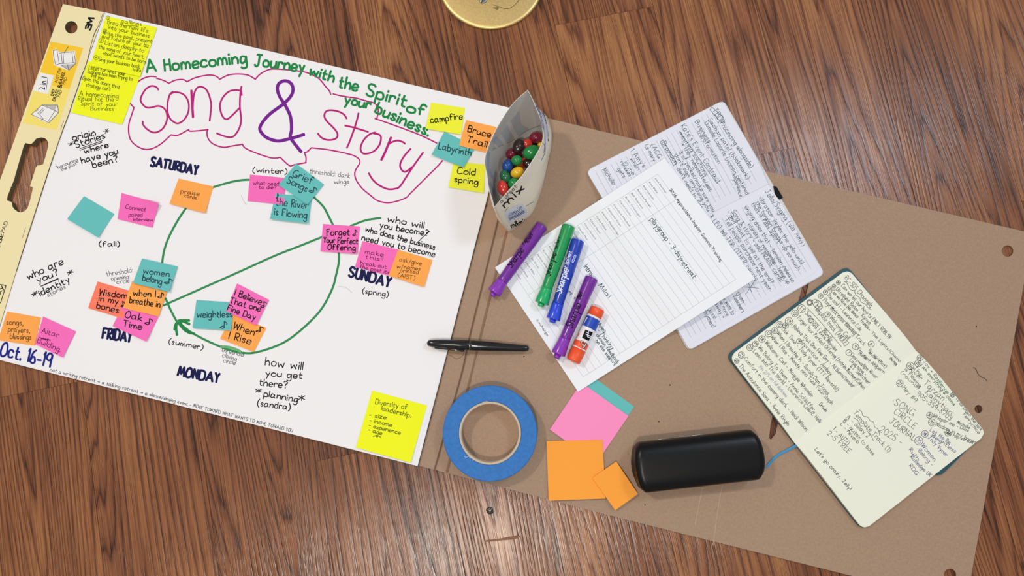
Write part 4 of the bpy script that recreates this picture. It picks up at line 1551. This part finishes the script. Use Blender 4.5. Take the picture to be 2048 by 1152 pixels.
page(pl, (A, S0, S1, A1), lambda s: .0088 + .002 * math.sin(math.pi * s ** 1.8) - .0012 * max(0, s - .9) * 10, crp, ZB + .0033, cre, rnd=.07)
pr = MB()
page(pr, (Bo, S0, S1, Bo1), lambda s: .0098 + .003 * math.sin(math.pi * s ** 1.8) - .0022 * max(0, s - .9) * 10, crp, ZB + .0033, cre, rnd=.07)
SPL, SPR = OnMesh([pl]), OnMesh([pr])
Q1 = (1440, 520, 4.115)
PN = INK['pencil']
DD = (1, 1.08)
lines(pl, SPL, PN, .8, Q1, '''RC-505 Channels|1022 152 1238 392 36
Can we let our hearts EMILY ROBLYN|995 215 1390 650 28
Ultralight Beam - Kanye|952 245 1228 532 28
Can we have this dance - Francis|915 262 1215 568 26
+ The Lights/Chance|1218 575 1492 858 20
the rapper|1395 812 1468 888 20
You and I - Laurence Cole|880 290 1152 585 28
Play! Mo's nose blowing Track|845 335 1182 706 30
Welcome Call|902 478 1050 655 30
Template track (ANDEE)|770 392 1032 708 34
Summons - Blandy|700 440 915 668 30
Aurora Levins Morales|715 490 950 752 26
Forget Your Perfect Offering (Antrim Reznor/Cohen)|636 480 1188 1072 28
I Believe That One Fine Day - Ali Burns/tender|586 540 1092 1052 28
Apprentice - Amboy|658 670 908 952 28
Oak Time - Jody Vyner (TTT Reverb!)|506 570 958 1082 28
When I Breathe In - Sarah Dan Jones|466 605 882 1112 28
When I Rise - Wendy, nina Tuck Paul+Steph|416 640 915 1190 28
Drouin|815 1190 868 1250 26
Welcome Call - Maggie Wheeler|370 685 752 1132 28
We Belong To Them - Annie Schlaffer|312 726 765 1243 28
Lean Into The World - Laurence Cole/E Heller|270 756 838 1364 28
Comfort in the coming dark - Heidi Wilson|196 815 706 1408 28
The Ambulance Sons - Annie Ringlo|156 875 556 1364 28
I'm not|1130 740 1225 845 28
mine - Ahlpern|1140 775 1345 935 26
Dosywallips River|1072 785 1285 978 26
Love song -|1066 828 1192 952 26
ET Sleitcher|1072 880 1222 1022 26
lip upon|1225 745 1330 850 22
under (oct)|1222 765 1360 890 22''', sub=2, hs=NBH)
lines(pl, SPL, INK['rule'], .9, Q1, '''Pin 2/5 on|320 885 430 1000 24
full darkness|440 1010 540 1130 24''', sub=2, hs=NBH)
circled(pl, SPL, PN, .9, Q1, '''10|975 186 18
2|938 215 16
3|905 238 17
4|868 265 19
5|828 298 20
11|672 400 32
12|616 440 28
13|566 502 30
14|540 540 24
9|650 668 20
15|488 532 26
16|450 580 24
17|400 606 28
18|346 650 28
19|292 690 24
20|246 720 26
21|176 782 26
22|138 830 20
9|885 446 22
9|1115 712 26
7|1060 762 24
6|1245 692 26''', DD)
ring(pl, 1440 + 738 / 4.115, 520 + 350 / 4.115, 6, 1.1, PN, SPL)
ring(pl, 1440 + 738 / 4.115, 520 + 350 / 4.115, 4, 1.4, PN, SPL)
ring(pl, 1440 + 802 / 4.115, 520 + 365 / 4.115, 12, 1.0, PN, SPL, 7, .75)
lines(pl, SPL, PN, .9, Q1, 'Pt.2|778 355 820 395 28', sub=2)
pl.stroke('715,390 800,480 900,595 1000,715 / 880,345 960,430 1060,535 1140,620 / 1020,175 1045,190 1070,240 1105,255 1120,290 1150,310 1160,345 1200,365 1215,390 1245,410', .8, PN, SPL, Q1, sub=3)
Q2, Q3 = (1640, 640, 3.6), (1540, 760, 3.716)
lines(pr, SPR, PN, .8, Q2, '''The|672 350 722 405 28
River|645 362 725 432 28
is flowing|610 358 715 485 26
(round)|580 382 705 498 24
Tarzan|745 465 882 582 44
Kalnytian|758 530 940 682 38
905-359-8703|695 540 935 725 34
To be known the dark|975 568 1155 800 24
Ferry/mice|1030 682 1140 820 24
Whisper me -|812 700 990 778 28
Michelle|985 745 1075 785 22
Dias|1008 782 1068 806 22
Wisdom in my bones|830 758 1118 892 28
+ 40 rap version|888 812 1098 892 24
SONG|530 608 668 692 48
CIRCLE|530 668 675 788 46
JOURNAL|500 738 672 872 44
2025 -|425 800 582 900 46
A - delay 2|188 702 342 848 30
B - guitar to bass|166 728 378 976 30
C - reverb|145 752 268 892 28
1 - AUTO|90 790 195 902 34
2-5 FREE|50 822 205 962 34''', sub=2)
lines(pr, SPR, PN, .8, Q2, 'Template Track (1)|240 672 492 952 32', sub=2)
lines(pr, SPR, PN, .9, Q3, "Let's go crazy, Jelly!|332 520 592 818 26", sub=2)
lines(pr, SPR, INK['gpen'], .8, Q2, '''Joy + Resilience|742 300 915 532 24
I am everything & claims|725 330 962 618 24
Hey #9|592 490 682 592 30''', sub=2)
lines(pr, SPR, INK['bpen'], .8, Q2, '''Let Me Be|790 798 932 895 28
Weightless|800 835 972 958 28
Jody Vyner|775 850 910 985 28
Women|730 905 820 1018 30
Belong -|705 945 802 1052 28
Ruth|640 935 700 1010 26
Rutledge UK|648 990 790 1130 26
RDG|640 1050 692 1118 26''', sub=2)
circled(pr, SPR, PN, .9, Q2, '''24|720 272 22
25|706 312 24
26|650 330 26
27|575 456 24
23|955 540 16
30|790 686 22
31|804 736 24
40|920 816 20''', (1, .9))
circled(pr, SPR, INK['bpen'], .9, Q2, '38|755 820 24\n35|712 870 30', (1, .9))
pr.stroke('280,645 300,660 310,690 345,700 360,725 385,735 395,770 420,790 430,832 / 245,705 275,725 290,760 330,770 340,800 365,825 385,870', .8, PN, SPR, Q2)
pl.build('left_pages', nb2)
pr.build('right_pages', nb2)
mb = MB()
P = smooth(np.array([(1598, 888), (1585, 895), (1574, 901), (1560, 908), (1547, 918), (1538, 928), (1533, 936)], float), 5)
T = np.gradient(P, axis=0)
T /= np.hypot(T[:, 0], T[:, 1])[:, None]
N = np.stack([-T[:, 1], T[:, 0]], 1) * 2.6
zz = np.interp(np.arange(len(P)), [0, 4, 14, len(P) - 1], [.0072, .0068, .0045, .0037])
G = np.stack([hit(P + N * a, zz + .0004 * (1 - a * a)) for a in (-1, -.5, 0, .5, 1)], 1)
mb.grid(G, mat('ribbon_blue', '#3b93c4', .5, 0, .4), thick=.0003)
mb.build('bookmark_ribbon', nb2)['label'] = 'bright blue ribbon bookmark'

# ================================================================== MARKERS
def marker(px_tail, px_neck, px_end, px_plug, colr, colr2, ztail, zend, label, ink, textspec, seedk):
    """tail = blunt end, cap flares towards px_end"""
    a, b = H(*px_tail, ztail), H(*px_end, zend)
    ax = b - a
    L = np.linalg.norm(ax)
    ax /= L
    nk = np.dot(H(*px_neck, (ztail + zend) / 2) - a, ax)
    k = L / .118
    base = (a + b) / 2
    t = thing('marker', label, 'marker', (base[0], base[1], min(ztail, zend) - .009), 'thick markers on the form')
    bod = MB()
    R0, R1 = .0091, .0075
    bod.lathe(a, ax, [(0, .0055), (0, R0 - .0009), (.0006, R0 - .0002), (.0016, R0)] + [(x * nk, R0 + (R1 - R0) * x) for x in (.1, .25, .4, .55, .7, .85, .94)] + [(nk - .001, R1), (nk, R1 - .0003)], colr, seg=36)
    cap = MB()
    cap.lathe(a, ax, [(nk - .0002, R1 - .0004), (nk + .0004, R1 + .0006), (nk + .0025, R1 + .0006), (nk + .006, R1 + .0006), (nk + (L - nk) * .5, R1 + .0012), (L - .0012, R1 + .0021), (L - .0003, R1 + .0019), (L, R1 + .0012), (L, .005)], colr2, seg=36)
    pl_ = MB()
    pd = np.linalg.norm(H(*px_plug, zend) - b)
    pl_.lathe(a, ax, [(L - .0005, .0046), (L + max(pd, .0035) - .0006, .0042), (L + max(pd, .0035), .0034)], colr2, seg=24)
    sf = OnMesh([bod], .00015)
    bod.k = 0
    for s_, p0, p1, h, w in textspec:
        write(bod, s_, p0, p1, h, w, ink, sf, sub=5, jit=.15, slant=.15)
    bod.build('barrel', t)
    c = cap.build('cap', t)
    pl_.build('cap_plug', c)
    return t


PURD = mat('marker_purple', '#74269c', .28, 0, .5, coat=.2)
PURL = mat('marker_purple_cap', '#8b35b8', .25, 0, .5, coat=.2)
GRND = mat('marker_green', '#149a52', .28, 0, .5, coat=.2)
GRNL = mat('marker_green_cap', '#1bb168', .25, 0, .5, coat=.2)
BLUD = mat('marker_blue', '#1e3fb4', .28, 0, .5, coat=.2)
BLUL = mat('marker_blue_cap', '#2b4bdc', .25, 0, .5, coat=.2)
zm = .0042 + .0097
K6 = lambda x, y: (960 + x / 6.775, 440 + y / 6.775)
K5 = lambda x, y: (1060 + x / 5.236, 440 + y / 5.236)
K7 = lambda x, y: (1120 + x / 7.68, 590 + y / 7.68)
marker((1084, 452), (1003, 562), (988, 586), (983, 591.5), PURD, PURL, ZB + .0096, zm, 'purple marker half on bare cardboard, nearest the candy bag', INK['vdark'],
       [('Sharpie', K6(425, 650), K6(595, 415), 13, 1.7), ('Flip', K6(600, 340), K6(640, 275), 8, 1.2), ('Chart', K6(655, 300), K6(715, 200), 8, 1.2)], 1)
marker((1137.5, 452), (1093, 577), (1083, 607), (1080.5, 613), GRND, GRNL, zm, zm, 'green marker beside the blue one on the form', INK['gdark'],
       [('Sharpie', K5(205, 590), K5(272, 352), 13, 1.8), ('Flip', K5(265, 330), K5(282, 270), 8, 1.2), ('Chart', K5(290, 280), K5(315, 180), 7, 1.1)], 2)
marker((1156, 481), (1118, 609), (1106, 639), (1102.5, 645), BLUD, BLUL, zm, zm, 'blue marker with white lettering on the form', INK['white'],
       [('Sharpie', K5(325, 770), K5(402, 520), 14, 2.0), ('Flip', K5(388, 500), K5(405, 425), 7, 1.1), ('Chart', K5(405, 420), K5(435, 335), 7, 1.1), ('00', K5(455, 445), K5(485, 375), 4, .9)], 3)
marker((1183.5, 556), (1131.5, 678), (1116, 709), (1111, 716), PURD, PURL, zm, zm, 'purple marker alongside the glue stick on the form', INK['vdark'],
       [('Sharpie', K7(185, 510), K7(320, 150), 14, 1.8), ('Flip', K7(260, 75), K7(300, 0), 9, 1.2), ('Chart', K7(310, 70), K7(350, -30), 8, 1.2)], 4)

# ---- glue stick
zg = .0042 + .0100
a, b = H(1196, 617, zg), H(1146, 723, zg)
ax = b - a
L = np.linalg.norm(ax)
ax /= L
RG = .0098
ori = mat('glue_orange', '#f4582c', .4, 0, .45)
gw = mat('glue_white', '#eceaec', .4, 0, .45)
gb = mat('glue_blue', '#1d48b8', .35, 0, .5)
gs = thing('glue_stick', 'orange, white and blue glue stick on the form beside a purple marker', 'glue stick', ((a + b)[0] / 2, (a + b)[1] / 2, .0043))
mb = MB()
mb.lathe(a, ax, [(.0, .006), (0, RG - .0012), (.0008, RG - .0002), (.002, RG - .0001), (L * .155, RG - .0001)], ori, seg=36)
mb.build('turning_knob', gs)
bod = MB()
bod.lathe(a, ax, [(L * .155, RG - .0005), (L * .158, RG), (L * .19, RG)], gw, seg=36, caps=False)
bod.lathe(a, ax, [(L * .19, RG), (L * .38, RG)], gb, seg=36, caps=False)
bod.lathe(a, ax, [(L * .38, RG), (L * .64, RG)], gw, seg=36, caps=False)
bod.lathe(a, ax, [(L * .64, RG), (L * .745, RG)], ori, seg=36, caps=False)
bod.lathe(a, ax, [(L * .745, RG), (L * .765, RG - .0002)], gw, seg=36, caps=False)
sg = OnMesh([bod], .0001)
f7 = lambda Lp: [K7(*p) for p in Lp]
bod.hatch(f7([(352, 480), (400, 350), (430, 338), (385, 410)]), gw, sg, step=.45)
bod.hatch(f7([(175, 735), (290, 560), (298, 600), (232, 690), (300, 720), (320, 740), (340, 800), (330, 825)]), ori, sg, step=.45)
bod.hatch(f7([(390, 532), (505, 575), (440, 706), (338, 655)]), INK['black'], sg, step=.45)
sg2 = lambda p, dz=0.0: sg(p, dz + .0003)
bod.stroke('400,570 440,585 430,610 / 395,600 480,640 / 420,640 455,655 / 440,555 420,625', 1.4, INK['white'], sg2, (1120, 590, 7.68), sub=1)
bod.fill(f7([(325, 690), (415, 745), (375, 815), (340, 820), (345, 780), (308, 735)]), gw, sg2)
bod.stroke('325,690 415,745 375,815 345,818 345,775 310,735 325,690 / 335,715 395,750 / 340,735 385,765 / 365,720 350,750 / 385,740 370,790 / 370,780 358,800', .8, INK['print'], sg2, (1120, 590, 7.68), sub=1, dz=.0002)
bod.build('label_body', gs)
mb = MB()
mb.lathe(a, ax, [(L * .765, RG - .0004), (L * .768, RG + .0002), (L - .002, RG - .0002), (L - .0006, RG - .0006), (L, RG - .0016), (L, .006)], ori, seg=36)
mb.build('cap', gs)

# ---- black pen
blk = mat('pen_black', '#0e0e11', .22, 0, .5, coat=.3)
a, b = H(854, 686, ZT + .0088), H(1058, 697, ZB + .0088)
ax = b - a
L = np.linalg.norm(ax)
ax /= L
pc_ = (a + b) / 2
pen = thing('black_pen', 'black capped pen lying across the pad edge and the cardboard', 'pen', (pc_[0], pc_[1], ZB))
mm = .001 * L / .1345
mb = MB()
k = .415 * L
mb.lathe(a, ax, [(0, .0008), (.0005, .0022), (.0018, .0036), (.004, .0045), (.010, .0054), (.022, .0062), (.04, .0067), (k - .0005, .0069), (k, .0067)], blk, seg=36)
cp = mb.build('cap', pen)
mb = MB()
mb.lathe(a, ax, [(k, .0068), (k + .001, .0068)], steel, seg=36, caps=False)
mb.build('ring', pen)['label'] = 'thin silver ring'
mb = MB()
mb.lathe(a, ax, [(k + .001, .0067), (k + .003, .0069), (k + .025, .0066), (L * .75, .0055), (L - .006, .0042), (L - .003, .0039), (L - .001, .0030), (L, .0012)], blk, seg=36)
mb.build('barrel', pen)
mb = MB()
e2 = np.cross(ax, (0, 0, 1))
e2 /= np.linalg.norm(e2)
if e2[1] > 0:
    e2 = -e2
c0 = a + ax * .010 + e2 * .0052
c1 = a + ax * .050 + e2 * .0078
d = c1 - c0
mb.lathe(c0, d, [(0, .0006), (.001, .0016), (np.linalg.norm(d) * .7, .0014), (np.linalg.norm(d) - .002, .0017), (np.linalg.norm(d), .0008)], blk, seg=14, sq=.7)
mb.build('clip', cp)

# ---- black glasses case
zc = ZB + .021
ca, cb = H(1268, 936, zc), H(1520, 907, zc)
cc = (ca + cb) / 2
ex = (cb - ca)
LC = np.linalg.norm(ex) / 2
ex /= np.linalg.norm(ex)
ey = np.cross((0, 0, 1), ex)
WC = np.linalg.norm((H(1391, 971, zc) - H(1383, 870, zc))) / 2
HCs = .0205
case = thing('glasses_case', 'black hard glasses case lying on the cardboard below the cream notebook', 'glasses case', (cc[0], cc[1], ZB))
leather = mat('case_black', '#070708', .34, 0, .28, bump=.06, bscale=900)


def case_half(z0, z1, mb):
    nx, na = 40, 48
    R = []
    for i in range(nx + 1):
        t = -1 + 2 * i / nx
        row = []
        e = abs(t)
        # end rounding
        x0 = LC - .0075
        xx = t * 1.0
        f = 1.0
        if e > .93:
            g = (e - .93) / .07
            f = math.sqrt(max(0, 1 - g ** 2.2 * .34)) if g < 1 else .81
        for k2 in range(na):
            a_ = 2 * math.pi * k2 / na
            cy, cz = math.cos(a_), math.sin(a_)
            n_ = 3.6
            r = (abs(cy) ** n_ + abs(cz) ** n_) ** (-1 / n_)
            y, z = cy * r * WC * f, cz * r * HCs * f
            bul = .006 * (1 - (y / WC) ** 2) * (t if e > .5 else t)
            row.append(cc + ex * (t * (LC - .006) + bul) + ey * y + np.array([0, 0, z - zc + ZB + .0003 + HCs]))
        R.append(row)
    V = [v for r in R for v in r]
    F = [(i * na + k2, i * na + (k2 + 1) % na, (i + 1) * na + (k2 + 1) % na, (i + 1) * na + k2) for i in range(nx) for k2 in range(na)]
    mb.add(V, F, leather, True)
    for i, rev in ((0, True), (nx, False)):
        row = np.array(R[i])
        c = row.mean(0)
        c = c + ex * (.0022 if i else -.0022)
        base = [i * na + k2 for k2 in range(na)]
        mid = c + (row - c) * .6 + ex * (.0018 if i else -.0018)
        V3 = np.vstack([row, mid, c])
        F3 = [(k2, (k2 + 1) % na, na + (k2 + 1) % na, na + k2) for k2 in range(na)] + [(na + k2, na + (k2 + 1) % na, 2 * na) for k2 in range(na)]
        mb.add(V3, [tuple(reversed(f)) for f in F3] if i == 0 else F3, leather, True)


mb = MB()
case_half(0, 1, mb)
mb.build('shell', case)
mb = MB()
p0 = cc + ey * (WC + .0002) - ex * .046 + np.array([0, 0, -zc + ZB + HCs - .001])
mb.lathe(p0, ex, [(0, .0008), (.0005, .0011), (.062, .0011), (.0625, .0008)], steel, seg=12)  # thin steel strip along the far side of the case
mb.build('side_strip', case)['label'] = 'silver line on the far side'
